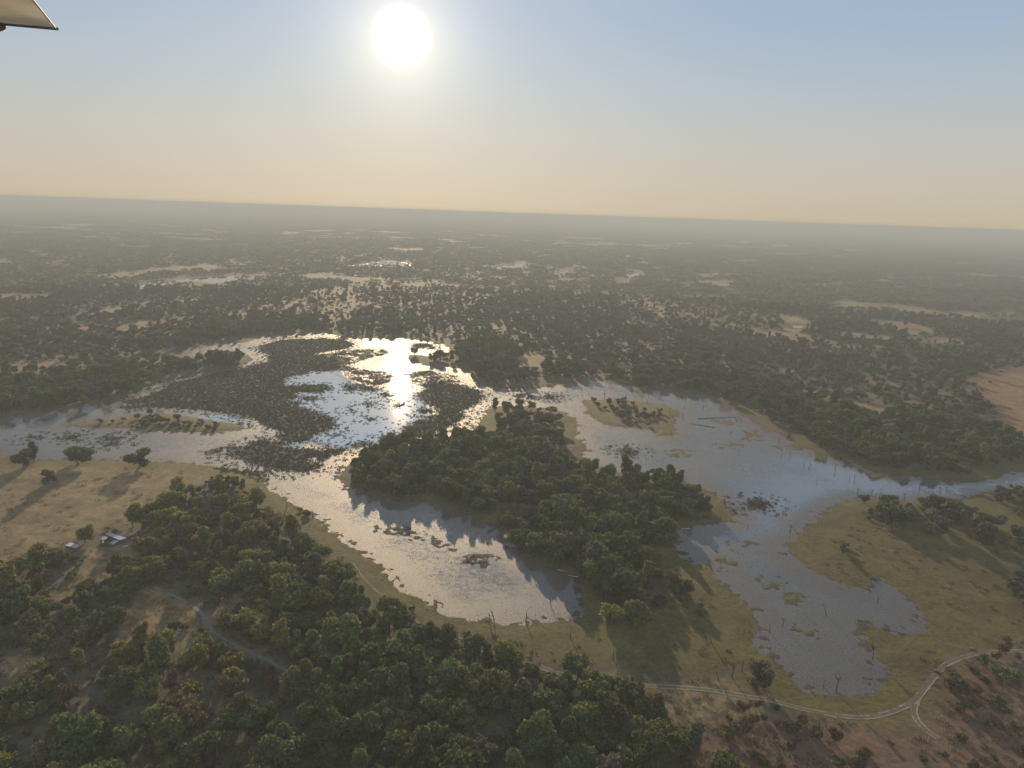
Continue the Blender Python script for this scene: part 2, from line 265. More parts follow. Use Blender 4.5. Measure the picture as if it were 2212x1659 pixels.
# big clear mid-ground shapes kept free of trees are DRY; strips of forest that read solid:
SOLID = [poly('R3', '-200,1150 0,1180 300,1220 600,1270 800,1330 1000,1400 1250,1500 1700,1500 2000,1560 2150,1640 2212,1760 1900,1800 1300,1800 1000,1680 700,1480 300,1350 -200,1290'),
 poly('T5', '930,330 860,200 900,100 1000,0', 'T2', '1180,1080 1450,1080 1650,1130 1850,1090 2000,1100', 'T3', '0,900 300,850 400,1000 700,1050 1000,1050 1300,1040 1480,1110 1620,1280 1740,1440 1430,1490 1400,1659 1200,1659 800,1659', 'T6', '1000,100 1300,260 1060,320 1050,600 900,640 780,560 620,520 560,350 420,300 150,160', 'T5', '2100,610 1900,480 1750,390 1500,350'),
 poly('v', '400,1085 450,1068 520,1062', 'T5', '0,440 150,545 350,710 480,890 740,1060 860,1240 940,1390 1300,1550 1500,1620 1900,1720', 'v', '1110,1465 1180,1490 1250,1500 1300,1510 1400,1550 1440,1600 1470,1700 560,1700 620,1550 560,1440 470,1370 500,1290 560,1180 400,1120'),
 poly('T1', '-900,560 0,520 300,580 540,590 720,560 1000,560 1250,480 1500,420 1700,400 1980,310 2080,290 2110,350 2060,420 1880,460 1640,490 1440,520 1250,600 1000,700 860,765 640,770 300,830 -900,880'),
 poly('T2', '-200,60 0,20 300,0 640,60 650,130 400,140 0,175 -300,220 -800,250 -800,180'),
 poly('R2', '800,1050 1100,1000 1200,1150 1240,1250 1000,1290 850,1180 780,1130')]

LOWLEFT = poly('v', '-400,1240 60,1230 200,1190 330,1150 420,1120 560,1200 640,1420 640,1900 -600,1900')
LOWBUSH = [ISLANDS[0], ISLANDS[1]]
# ------------------------------------------------------------------ ground field
def warp(x, y):
    r = np.hypot(x, y)
    a = np.clip(0.004 * r, 1.0, 14.0)
    sc1 = np.where(r < 700, 9.0, np.where(r < 1600, 16.0, 50.0))
    wx = np.zeros_like(x); wy = np.zeros_like(y)
    for s_, m in ((9.0, r < 700), (16.0, (r >= 700) & (r < 1600)), (50.0, r >= 1600)):
        wx[m] = fbm(x[m], y[m], s_, 3, 3); wy[m] = fbm(x[m], y[m], s_, 53, 3)
    return x + wx * a * 1.5, y + wy * a * 1.5
def smooth(a, b, v):
    t = np.clip((v - a) / (b - a), 0, 1); return t * t * (3 - 2 * t)
def field(x, y, colours=True):
    x = np.asarray(x, float); y = np.asarray(y, float)
    px, py = warp(x, y)
    fz = np.zeros_like(x); r = np.hypot(x, y)
    d = sdf(LAGOON, px, py)
    for P in FARWATER: d = np.maximum(d, sdf(P, px, py))
    for P in ISLANDS: d = np.minimum(d, -sdf(P, px, py))
    sh = np.full(x.shape, -999.0)
    for P in SHOALS: sh = np.maximum(sh, sdf(P, px, py))
    m = np.full(x.shape, -999.0)
    for P in MARSH: m = np.maximum(m, sdf(P, px, py))
    for P in CLUMPS: m = np.maximum(m, sdf(P, px, py))
    m = np.maximum(m, sdf(CAUSEWAY, px, py))
    semi = np.full(x.shape, -999.0)
    for P in SEMI: semi = np.maximum(semi, sdf(P, px, py))
    fb_ = smooth(480, 760, r); fine = fbm(x, y, 3.0, 7, 3) * (1 - fb_) + fbm(x, y, 7.0, 9, 3) * fb_
    und = 0.5 * fbm(x, y, 90.0, 21, 2) + 0.35
    z = np.where(d > 0, -np.minimum(d * 0.035, 0.55), np.minimum(-d * 0.06, 0.45) + und * smooth(4, 25, -d))
    z = z + fine * (0.10 * smooth(-14, -2, d) + .35 * smooth(-2, 1, d) * smooth(16, 2, d))
    inw = d > -1
    z = np.where(inw & (m > -6), np.maximum(z, np.clip(0.05 * m, -0.5, 0.24) + 0.20 * fine - 0.02), z)
    z = np.where(inw & (semi > -3), np.maximum(z, np.clip(0.04 * semi, -0.4, 0.02) + 0.42 * fine), z)
    z = np.where(inw & (sh > -6), np.maximum(z, np.clip(0.04 * sh, -0.5, 0.0) + 0.36 * fine), z)
    R = dict(d=d, m=m, semi=semi, sh=sh, z=z, px=px, py=py, r=r, fine=fine)
    if not colours: return R
    dry = np.zeros_like(x); soft = np.clip(0.006 * r, 1.5, 25.0)
    for w, P in DRY: dry = np.maximum(dry, w * smooth(-1, 1, sdf(P, px, py) / soft))
    for w, P in OPEN: dry = np.maximum(dry, w * smooth(-2, 2, sdf(P, px, py) / soft))
    belt = np.zeros_like(x)
    for P in BELT: belt = np.maximum(belt, smooth(-4, 6, sdf(P, px, py)))
    wet = smooth(-26, -3, d + 9 * vn(x, y, 30, 5)) * (r < 1500)
    R.update(dry=dry, belt=belt, wet=np.maximum(wet, belt), pan=smooth(-6, 6, sdf(PAN, px, py)), brown=smooth(-6, 6, sdf(BROWN, px, py)))
    return R

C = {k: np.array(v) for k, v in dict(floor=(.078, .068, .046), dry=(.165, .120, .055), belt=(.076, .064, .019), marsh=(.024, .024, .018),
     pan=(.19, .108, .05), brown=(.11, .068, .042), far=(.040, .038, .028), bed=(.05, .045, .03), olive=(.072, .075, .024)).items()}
def ground_colour(x, y, R):
    n1 = fbm(x, y, 40, 31, 3)[:, None]; n2 = np.where(R['r'] < 900, fbm(x, y, 6, 41, 3), fbm(x, y, 30, 43, 3))[:, None]
    c = np.broadcast_to(C['floor'], (len(x), 3)).copy()
    c = c + (C['dry'] - c) * smooth(0.05, 0.55, n1 + 0.5 * n2)[:, :] * 0.22
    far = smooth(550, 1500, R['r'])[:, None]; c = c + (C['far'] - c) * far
    fp = smooth(0.34, 0.5, fbm(x, y * 1.0, 420, 77, 3))[:, None] * smooth(1300, 2200, R['r'])[:, None]
    c = c + (C['dry'] * 0.9 - c) * fp
    def mix(w, k, j=0.35):
        nonlocal c
        w = np.clip(w[:, None] * (1 + j * 2 * n2), 0, 1); c = c + (C[k] - c) * w
    mix(R['brown'], 'brown'); mix(R['dry'], 'dry'); mix(R['pan'], 'pan', 0.1)
    mix(R['wet'], 'belt', 0.15)
    gr = (R['belt'] * smooth(-0.1, 0.25, n1[:, 0]))
    mix(gr * 0.5, 'olive', 0.1)
    mix(R['brown'] * R['belt'] * 0.7, 'brown', 0.1)
    # brown sedge towards the lower right bay
    mix(smooth(-1, 0, R['d'] - 0.2), 'bed', 0.0)
    mm = smooth(-2, 1.5, R['m']) * (R['d'] > -2)
    mix(mm, 'marsh', 0.2)
    mix(smooth(-2, 1.5, np.maximum(R['semi'], -999)) * (R['d'] > -2) * (1 - mm), 'marsh', 0.2)
    mix(smooth(-2, 1.5, R['sh']) * (R['d'] > -2), 'belt', 0.2)
    return np.clip(c * (1 + 0.35 * n2 + 0.2 * n1), 0.005, 0.9)

# ------------------------------------------------------------------ mesh helpers
def mesh_obj(name, verts, faces, mats, parent=None, smooth_=False, mat_index=None):
    me = bpy.data.meshes.new(name); me.from_pydata([tuple(v) for v in verts], [], [tuple(f) for f in faces])
    for m_ in (mats if isinstance(mats, (list, tuple)) else [mats]): me.materials.append(m_)
    if mat_index is not None: me.polygons.foreach_set('material_index', mat_index)
    if smooth_: me.polygons.foreach_set('use_smooth', [True] * len(me.polygons))
    me.update()
    o = bpy.data.objects.new(name, me); COL.objects.link(o)
    if parent: o.parent = parent
    return o
def grid_mesh(name, V, Fq):
    me = bpy.data.meshes.new(name)
    me.vertices.add(len(V)); me.vertices.foreach_set('co', np.asarray(V, np.float32).ravel())
    me.loops.add(Fq.size); me.loops.foreach_set('vertex_index', np.asarray(Fq, np.int32).ravel())
    me.polygons.add(len(Fq)); me.polygons.foreach_set('loop_start', np.arange(0, Fq.size, Fq.shape[1], dtype=np.int32))
    me.update(calc_edges=True); me.validate()
    return me
def tag(o, label=None, cat=None, group=None, kind=None):
    if label: o['label'] = label
    if cat: o['category'] = cat
    if group: o['group'] = group
    if kind: o['kind'] = kind
    return o
def empty(name, loc, rz=0.0):
    e = bpy.data.objects.new(name, None); COL.objects.link(e); e.location = loc; e.rotation_euler = (0, 0, rz); e.empty_display_size = 0.5; return e

class NT:
    """tiny material builder"""
    def __init__(s, name):
        s.m = bpy.data.materials.new(name); s.m.use_nodes = True; s.n = s.m.node_tree.nodes; s.l = s.m.node_tree.links; s.n.clear()
        s.out = s.n.new('ShaderNodeOutputMaterial')
    def node(s, t, ins=None, **kw):
        n = s.n.new(t)
        for k, v in kw.items(): setattr(n, k, v)
        for k, v in (ins or {}).items():
            if isinstance(v, bpy.types.NodeSocket): s.l.new(v, n.inputs[k])
            else: n.inputs[k].default_value = v
        return n
    def math(s, op, a, b=0.0, clamp=False): return s.node('ShaderNodeMath', {0: a, 1: b}, operation=op, use_clamp=clamp).outputs[0]
    def mixc(s, f, a, b, bt='MIX'):
        n = s.node('ShaderNodeMix', {0: f, 6: a, 7: b}, data_type='RGBA', blend_type=bt); return n.outputs[2]
    def noise(s, scale, detail=3.0, vec=None, rough=0.6):
        ins = {'Scale': scale, 'Detail': detail, 'Roughness': rough}
        if vec is not None: ins['Vector'] = vec
        return s.node('ShaderNodeTexNoise', ins).outputs['Fac']
    def ramp(s, fac, a, b, lo=0.0, hi=1.0):
        return s.node('ShaderNodeMapRange', {'Value': fac, 'From Min': a, 'From Max': b, 'To Min': lo, 'To Max': hi}).outputs[0]
    def done(s, sh): s.l.new(sh, s.out.inputs['Surface']); return s.m

def mat_ground():
    t = NT('ground_cover'); pos = t.node('ShaderNodeNewGeometry').outputs['Position']
    a = t.node('ShaderNodeAttribute', attribute_name='albedo').outputs['Color']
    n1 = t.noise(0.55, 4, pos); n2 = t.noise(0.06, 3, pos)
    f = t.math('MULTIPLY', t.ramp(n1, .25, .75, .62, 1.38), t.ramp(n2, .3, .7, .85, 1.15))
    c = t.node('ShaderNodeVectorMath', {0: a, 'Scale': f}, operation='SCALE').outputs[0]
    b = t.node('ShaderNodeBump', {'Strength': 0.7, 'Distance': 0.28, 'Height': t.math('ADD', n1, t.math('MULTIPLY', t.noise(2.6, 2, pos), .5))}).outputs[0]
    p = t.node('ShaderNodeBsdfPrincipled', {'Base Color': c, 'Roughness': 0.9, 'Specular IOR Level': 0.15, 'Normal': b})
    return t.done(p.outputs[0])
def mat_water():
    t = NT('flood_water'); pos = t.node('ShaderNodeNewGeometry').outputs['Position']
    clear = t.node('ShaderNodeAttribute', attribute_name='clear').outputs['Fac']
    depth = t.node('ShaderNodeAttribute', attribute_name='depth').outputs['Fac']
    big = t.noise(0.028, 4, pos, 0.62); mid = t.noise(0.35, 3, pos); fin = t.noise(1.6, 2, pos, 0.7)
    s = t.math('ADD', t.math('MULTIPLY', big, 0.34), t.math('ADD', t.math('MULTIPLY', mid, 0.34), t.math('MULTIPLY', fin, 0.46)))
    s = t.math('SUBTRACT', t.math('ADD', s, 0.07), t.math('MULTIPLY', clear, 0.40))
    s = t.math('ADD', s, t.math('MULTIPLY', depth, 0.20))           # more stems where it is shallow
    sedge = t.ramp(s, 0.50, 0.68)
    lane = t.ramp(t.noise(0.02, 3, pos), .42, .6, .01, .07)
    rip = t.node('ShaderNodeBump', {'Strength': t.math('ADD', t.math('MULTIPLY', lane, clear), t.math('MULTIPLY', t.math('SUBTRACT', 1.0, clear), 0.34)), 'Distance': 0.05, 'Height': t.noise(1.1, 3, pos)}).outputs[0]
    w = t.node('ShaderNodeBsdfPrincipled', {'Base Color': (.03, .032, .026, 1), 'Roughness': 0.03, 'IOR': 1.5, 'Normal': rip})
    gl = t.node('ShaderNodeBsdfGlossy', {'Color': (.9, .9, .9, 1), 'Roughness': 0.03, 'Normal': rip})
    w = t.node('ShaderNodeMixShader', {0: t.math('ADD', 0.15, t.math('MULTIPLY', clear, 0.58)), 1: w.outputs[0], 2: gl.outputs[0]})
    sb = t.node('ShaderNodeBump', {'Strength': 1.0, 'Distance': 0.35, 'Height': fin}).outputs[0]
    sc_ = t.mixc(t.ramp(big, .35, .65), (.068, .068, .050, 1), (.105, .108, .100, 1))
    sc_ = t.mixc(t.math('MULTIPLY', depth, 0.75, True), sc_, (.098, .076, .060, 1))
    sc_ = t.node('ShaderNodeVectorMath', {0: sc_, 'Scale': t.ramp(fin, .3, .7, .45, 1.55)}, operation='SCALE').outputs[0]
    se = t.node('ShaderNodeBsdfPrincipled', {'Base Color': sc_, 'Roughness': 0.5, 'Specular IOR Level': 0.10, 'Normal': sb})
    mx = t.node('ShaderNodeMixShader', {0: t.math('MULTIPLY', sedge, 0.72), 1: w.outputs[0], 2: se.outputs[0]})
    return t.done(mx.outputs[0])
def mat_leaf(name, col, var=0.25, trans=0.55):
    t = NT(name); r = t.node('ShaderNodeObjectInfo').outputs['Random']
    pos = t.node('ShaderNodeNewGeometry').outputs['Position']
    n = t.noise(0.8, 2, pos)
    f = t.math('MULTIPLY', t.ramp(r, 0, 1, 1 - var, 1 + var), t.ramp(n, .3, .7, .7, 1.3))
    c = t.node('ShaderNodeVectorMath', {0: tuple(col), 'Scale': f}, operation='SCALE').outputs[0]
    hs_ = t.node('ShaderNodeHueSaturation', {'Hue': t.ramp(r, 0, 1, .485, .515), 'Color': c}).outputs[0]
    d = t.node('ShaderNodeBsdfDiffuse', {'Color': hs_}); tr = t.node('ShaderNodeBsdfTranslucent', {'Color': hs_})
    return t.done(t.node('ShaderNodeMixShader', {0: trans, 1: d.outputs[0], 2: tr.outputs[0]}).outputs[0])
def mat_plain(name, col, rough=0.8, nscale=3.0, amp=0.3, metal=0.0, stretch=None):
    t = NT(name); v = t.node('ShaderNodeTexCoord').outputs['Object']
    if stretch: v = t.node('ShaderNodeMapping', {'Vector': v, 'Scale': stretch}).outputs[0]
    n = t.noise(nscale, 4, v)
    c = t.node('ShaderNodeVectorMath', {0: tuple(col), 'Scale': t.ramp(n, .25, .75, 1 - amp, 1 + amp)}, operation='SCALE').outputs[0]
    b = t.node('ShaderNodeBump', {'Strength': 0.3, 'Distance': 0.02, 'Height': n}).outputs[0]
    return t.done(t.node('ShaderNodeBsdfPrincipled', {'Base Color': c, 'Roughness': rough, 'Metallic': metal, 'Normal': b}).outputs[0])
def mat_haze():
    t = NT('dusty_air')
    p = t.node('ShaderNodeVolumePrincipled', {'Color': (.375, .425, .45, 1), 'Density': HAZE, 'Anisotropy': 0.15, 'Density Attribute': ''})
    t.l.new(p.outputs[0], t.out.inputs['Volume']); return t.m

M_GROUND, M_WATER = mat_ground(), mat_water()
LEAVES = {'dark': mat_leaf('leaf_dark_green', (.090, .113, .050)), 'olive': mat_leaf('leaf_olive', (.117, .132, .052)),
          'yellow': mat_leaf('leaf_yellow_green', (.165, .165, .058)), 'brown': mat_leaf('leaf_dry_brown', (.118, .092, .056), 0.2, 0.4),
          'grey': mat_leaf('leaf_grey_green', (.102, .104, .074))}
M_BARK = mat_plain('bark_grey_brown', (.10, .08, .06)); M_DEAD = mat_plain('dead_wood', (.045, .038, .032)); M_BLEACH = mat_plain('bleached_wood', (.42, .39, .34))
M_REED = mat_leaf('reed_grey_olive', (.060, .061, .042), 0.2, 0.25); M_SEDGE = mat_leaf('sedge_straw', (.15, .125, .07), 0.2, 0.4)
M_TRACK = mat_plain('pale_sand_track', (.22, .175, .12), 0.95, 0.6, 0.25)

# ------------------------------------------------------------------ the ground sheet and the water sheet
def polar():
    az = np.radians(np.concatenate([np.linspace(-180, -52, 22)[:-1], np.linspace(-52, -40, 60)[:-1], np.linspace(-40, 40, 1120), np.linspace(40, 52, 60)[1:], np.linspace(52, 180, 22)[1:-1]]))
    dep = np.concatenate([np.linspace(74, 46, 12)[:-1], np.linspace(46, 0.42, 700)])
    rad = CAM_H / np.tan(np.radians(dep))
    rad = np.concatenate([rad, [24000, 30000, 40000]])
    return az, rad
AZ, RAD = polar()
nA, nR = len(AZ), len(RAD)
GX = (RAD[:, None] * np.sin(AZ)[None, :]).ravel(); GY = (RAD[:, None] * np.cos(AZ)[None, :]).ravel()
RF = field(GX, GY)
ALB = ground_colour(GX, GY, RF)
ii, jj = np.meshgrid(np.arange(nR - 1), np.arange(nA), indexing='ij')
j2 = (jj + 1) % nA
QF = np.stack([ii * nA + jj, ii * nA + j2, (ii + 1) * nA + j2, (ii + 1) * nA + jj], -1).reshape(-1, 4)[:, ::-1]
GV = np.stack([GX, GY, RF['z']], 1)
me = grid_mesh('ground', np.vstack([GV]), QF)
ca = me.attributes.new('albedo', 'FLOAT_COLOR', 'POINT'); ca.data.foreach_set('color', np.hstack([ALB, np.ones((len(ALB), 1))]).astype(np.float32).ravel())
me.polygons.foreach_set('use_smooth', np.ones(len(me.polygons), bool)); me.materials.append(M_GROUND)
ground = bpy.data.objects.new('ground', me); COL.objects.link(ground)
bmc = [tuple(GV[k]) for k in range(nA)]
tag(ground, 'flat savanna floodplain of dry grass, olive banks and bare soil reaching the horizon', 'ground', kind='structure')

wet = (RF['d'] > -8).reshape(nR, nA)
fk = wet[:-1] | wet[1:]; fk = fk | np.roll(fk, -1, 1)
wf = QF[fk.ravel()]
used, inv = np.unique(wf, return_inverse=True)
wV = np.stack([GX[used], GY[used], np.zeros(len(used))], 1)
clear = np.zeros(len(used))
pxu, pyu = RF['px'][used], RF['py'][used]
for P in CLEAR: clear = np.maximum(clear, (.3 * smooth(-45, 25, sdf(P, pxu, pyu)) if P is CLEAR[4] else smooth(-6, 6, sdf(P, pxu, pyu))))
clear = np.maximum(clear, (RF['r'][used] > 1150) * .6)
shallow = np.maximum(smooth(20, 0, RF['d'][used]), .7 * smooth(-15, 40, sdf(MUD, pxu, pyu)))
wm = grid_mesh('water', wV, inv.reshape(-1, 4))
for nm, arr in (('clear', clear), ('depth', shallow)):
    at = wm.attributes.new(nm, 'FLOAT', 'POINT'); at.data.foreach_set('value', arr.astype(np.float32))
wm.materials.append(M_WATER); wm.polygons.foreach_set('use_smooth', np.ones(len(wm.polygons), bool))
water = bpy.data.objects.new('water', wm); COL.objects.link(water)
tag(water, 'shallow flood water with sedge, winding channels and lagoons reflecting the low sun', 'water', kind='structure')

def gz(x, y):
    return field(np.array([x]), np.array([y]), False)['z'][0]

# haze: one closed box round the camera and everything
HAZE = 3.0e-4
hb = mesh_obj('haze', [(-41000, -41000, -2), (41000, -41000, -2), (41000, 41000, -2), (-41000, 41000, -2), (-41000, -41000, 153), (41000, -41000, 153), (41000, 41000, 153), (-41000, 41000, 153)],
              [(0, 3, 2, 1), (4, 5, 6, 7), (0, 1, 5, 4), (1, 2, 6, 5), (2, 3, 7, 6), (3, 0, 4, 7)], mat_haze())
tag(hb, 'dusty evening haze over the floodplain', 'haze', kind='stuff')

# ------------------------------------------------------------------ plants: meshes
def tube(V, F, p0, p1, r0, r1, n=6, caps=False):
    p0 = np.array(p0, float); p1 = np.array(p1, float); d = p1 - p0; L = np.linalg.norm(d); d /= max(L, 1e-9)
    a = np.cross(d, [0, 0, 1.0] if abs(d[2]) < .9 else [1.0, 0, 0]); a /= np.linalg.norm(a); b = np.cross(d, a)
    k = len(V)
    for p, r in ((p0, r0), (p1, r1)):
        for i in range(n):
            t = 2 * math.pi * i / n; V.append(tuple(p + r * (math.cos(t) * a + math.sin(t) * b)))
    for i in range(n): F.append((k + i, k + (i + 1) % n, k + n + (i + 1) % n, k + n + i))
    if caps: F.append(tuple(k + n + i for i in range(n)))
def quads(rng, centres, size, up=0.35, out=None, aspect=1.0):
    """leaf clumps: one little bent quad per centre"""
    n = len(centres); nr = rng.normal(size=(n, 3))
    if out is not None: nr = nr * 0.8 + out * 0.9
    nr[:, 2] += up; nr /= np.linalg.norm(nr, axis=1)[:, None]
    t = rng.normal(size=(n, 3)); t -= nr * np.sum(t * nr, 1)[:, None]; t /= np.linalg.norm(t, axis=1)[:, None]
    b = np.cross(nr, t); s = (size * rng.uniform(.6, 1.35, n))[:, None]
    v = np.stack([centres - t * s * aspect - b * s * .45, centres + t * s * .2 - b * s, centres + t * s * aspect + b * s * .35, centres - t * s * .15 + b * s], 1)
    return v.reshape(-1, 3), np.arange(4 * n).reshape(-1, 4)
def crown_shape(rng, kind, h, w):
    """lobes (centre, radius) of a crown of total height h and width w"""
    L = []
    if kind == 'round':
        n = rng.integers(10, 16)
        for k in range(n):
            a = rng.uniform(0, 6.283); q = math.sqrt(rng.uniform(0, 1)) * w * .34; zz = h * rng.uniform(.36, .88) - q * .22
            L.append((np.array([q * math.cos(a), q * math.sin(a), zz]), np.array([1, 1, rng.uniform(.55, .95)]) * w * rng.uniform(.09, .25)))
    elif kind == 'umbrella':
        n = rng.integers(9, 13)
        for k in range(n):
            a = rng.uniform(0, 6.283); q = math.sqrt(rng.uniform(0.02, 1)) * w * .40; zz = h * rng.uniform(.66, .86) - q * .16
            L.append((np.array([q * math.cos(a), q * math.sin(a), zz]), np.array([1, 1, .5]) * w * rng.uniform(.13, .2)))
    elif kind == 'tall':
        n = rng.integers(9, 12)
        for k in range(n):
            zz = h * (.28 + .62 * k / n); q = rng.uniform(.05, .26) * w * (1 - .4 * k / n); a = rng.uniform(0, 6.283)
            L.append((np.array([q * math.cos(a), q * math.sin(a), zz]), np.array([1, 1, .9]) * w * rng.uniform(.17, .26)))
    else:  # bush
        n = rng.integers(6, 10)
        for k in range(n):
            a = rng.uniform(0, 6.283); q = math.sqrt(rng.uniform(0, 1)) * w * .36; zz = h * rng.uniform(.28, .68)
            L.append((np.array([q * math.cos(a), q * math.sin(a), zz]), np.array([1, 1, .8]) * w * rng.uniform(.14, .24)))
    return L
def tree_mesh(seed, kind, h, w, leaves, size, mat, fill=0.55):
    rng = np.random.default_rng(seed); L = crown_shape(rng, kind, h, w)
    vol = np.array([r[0] * r[0] for _, r in L]); cnt = np.maximum((leaves * vol / vol.sum()).astype(int), 4)
    P, O = [], []
    for (c, r), n in zip(L, cnt):
        d = rng.normal(size=(n, 3)); d[:, 2] = d[:, 2] * 1.0 + .15; d /= np.linalg.norm(d, axis=1)[:, None]
        rad = np.clip(rng.uniform(fill, 1.0, n) + rng.normal(0, .15, n), .1, 1.4)[:, None]
        p = c + d * r * rad; P.append(p); O.append(d)
    P = np.vstack(P); O = np.vstack(O); keep = P[:, 2] > 0.15; P, O = P[keep], O[keep]
    v, f = quads(rng, P, size, .3, O)
    crown = grid_mesh('crown', v, f); crown.materials.append(mat)
    V, F = [], []
    base = np.array([0, 0, -.3]); tr = 0.022 * h + .07
    if kind == 'bush':
        for c, r in L[:6]: tube(V, F, (rng.normal(0, .12), rng.normal(0, .12), -.2), c, .05, .02, 5)
    else:
        lean = np.array([rng.normal(0, .03) * h, rng.normal(0, .03) * h, h * (.30 if kind != 'tall' else .25)])
        mid = (base + lean) / 2 + np.array([rng.normal(0, .1), rng.normal(0, .1), 0])
        tube(V, F, base, mid, tr * 1.25, tr, 7); tube(V, F, mid, lean, tr, tr * .8, 7)
        for c, r in L:
            m_ = lean + (c - lean) * .5 + np.array([0, 0, .06 * h]); tube(V, F, lean, m_, tr * .5, tr * .3, 5); tube(V, F, m_, c, tr * .3, .03, 5)
            for q in range(2):
                e = c + rng.normal(size=3) * r * .8; tube(V, F, m_ + (c - m_) * .5, e, tr * .16, .02, 4)
    trunk = bpy.data.meshes.new('trunk'); trunk.from_pydata(V, [], F); trunk.materials.append(M_BARK); trunk.update()
    return crown, trunk, h, w
rngT = np.random.default_rng(11)
KIND = []           # (crown, trunk, h, w, kind, colour)
def add_kind(seed, kind, h, w, n, size, col, fill=.55): KIND.append(tree_mesh(seed, kind, h, w, n, size, LEAVES[col], fill) + (kind, col))
for k, (kind, h, w, n, size) in enumerate([('round', 9.0, 9.5, 2300, .36), ('round', 8.0, 8.0, 1900, .34), ('umbrella', 7.5, 10.0, 1900, .34), ('tall', 11.0, 7.0, 2100, .34), ('round', 10.0, 11.0, 2700, .38)]):
    for q, col in enumerate(('dark', 'olive', 'yellow', 'brown', 'grey')):
        sparse = .55 if col == 'brown' else (.8 if col == 'yellow' else 1.0)
        add_kind(100 + 10 * k + q, kind, h * (.85 if col == 'brown' else 1), w * (.85 if col == 'brown' else 1), int(n * sparse), size, col, .35 if col == 'brown' else .6)
NTREE = len(KIND)
for k, (h, w, n) in enumerate([(2.6, 3.6, 480), (3.4, 4.2, 620), (2.0, 3.0, 360)]):
    for q, col in enumerate(('dark', 'olive', 'brown', 'grey')): add_kind(300 + 10 * k + q, 'bush', h, w, n, .27, col, .4)

# ------------------------------------------------------------------ where trees stand
def density(x, y):
    R = field(x, y, True); d = R['d']
    base = np.full(x.shape, 0.78) + 0.75 * fbm(x, y, 55, 91, 2) + 0.5 * fbm(x, y, 190, 95, 2)
    solid = np.zeros_like(x)
    for P in SOLID: solid = np.maximum(solid, smooth(-4, 2, sdf(P, x, y)))
    base = np.maximum(np.clip(base, 0.06, .85), np.maximum(solid * .98, .9 * smooth(-4, 4, sdf(LOWLEFT, x, y))))
    base = base * (1 - .975 * np.clip(R['dry'], 0, 1) * (1 - .0 * solid)) * (1 - .97 * R['pan'])
    base = np.where(R['belt'] > .3, base * .0, base)
    base = np.where(R['brown'] > .5, .55, base)
    base = np.where((R['wet'] > .6) & (solid < .5), base * .06, base)
    base = np.where(sdf(DRY[0][1], x, y) > 3, 0, base)
    for P in BARE: base = base * (1 - .93 * smooth(-2, 2, sdf(P, x, y)))
    for w, P in WOODED_SPOTS: base = np.maximum(base, w * smooth(-1, 2, sdf(P, x, y)))
    base = np.where(d > -1.5, 0, base)
    return np.clip(base, 0, 1), R, solid

def scatter(r0, r1, step, seed, azmax=40.0):
    rng = np.random.default_rng(seed)
    xm = r1 * math.sin(math.radians(azmax))
    X, Y = np.meshgrid(np.arange(-xm, xm, step), np.arange(r0 * .7, r1, step)); x = X.ravel() + rng.uniform(-.5, .5, X.size) * step; y = Y.ravel() + rng.uniform(-.5, .5, X.size) * step
    r = np.hypot(x, y); az = np.degrees(np.arctan2(x, y)); ok = (r >= r0) & (r < r1) & (np.abs(az) < azmax)
    return x[ok], y[ok], rng
def along(paths, x, y, w):
    out = np.full(x.shape, 999.0)
    for P in paths:
        for (ax, ay), (bx, by) in zip(P[:-1], P[1:]):
            ex, ey = bx - ax, by - ay; t = np.clip(((x - ax) * ex + (y - ay) * ey) / (ex * ex + ey * ey + 1e-9), 0, 1)
            out = np.minimum(out, np.hypot(x - ax - t * ex, y - ay - t * ey))
    return out < w
TRACK_A = poly('T6', '-40,1098 60,1130 250,1180 460,1250 650,1290 800,1310 1000,1325 1200,1338 1450,1350 1700,1370 1900,1402 2050,1428 2200,1450', 'T7', '150,1490 300,1532 450,1562 600,1588 750,1603 900,1598 1050,1562 1200,1500 1280,1445 1380,1320 1470,1212 1550,1145 1700,1085 1850,1052 2000,1042 2350,1033')
TRACK_B = poly('T7', '1285,1440 1268,1500 1262,1570 1300,1650 1380,1730 1480,1800')
TRACK_C = poly('R4', '760,775 880,830 990,900 1050,990 1120,1040 1250,1105 1380,1170 1470,1208 1600,1205')
TRACK_D = poly('T5', '840,925 950,1080 1060,1180 1200,1310 1330,1395 1450,1468 1640,1525 1900,1640', 'T6', '-40,1098')
def densify(P, step=1.2):
    out = []
    # Catmull-Rom through the traced points
    Q = np.vstack([2 * P[0] - P[1], P, 2 * P[-1] - P[-2]])
    for i in range(1, len(Q) - 2):
        n = max(2, int(np.linalg.norm(Q[i + 1] - Q[i]) / step))
        for k in range(n):
            t = k / n; a, b, c, d = Q[i - 1:i + 3]
            out.append(.5 * (2 * b + (c - a) * t + (2 * a - 5 * b + 4 * c - d) * t * t + (3 * b - a - 3 * c + d) * t ** 3))
    out.append(Q[-2]); return np.array(out)
SHED_SPOT = np.array(g('R8', 1080, 760)); SHED_TWO = np.array(g('R8', 470, 850))
PATHS = [densify(p, 6) for p in (TRACK_A, TRACK_B, TRACK_C)]

TREES = []          # x, y, kind index, scale, rot, explicit label bits
ACLOUD = []
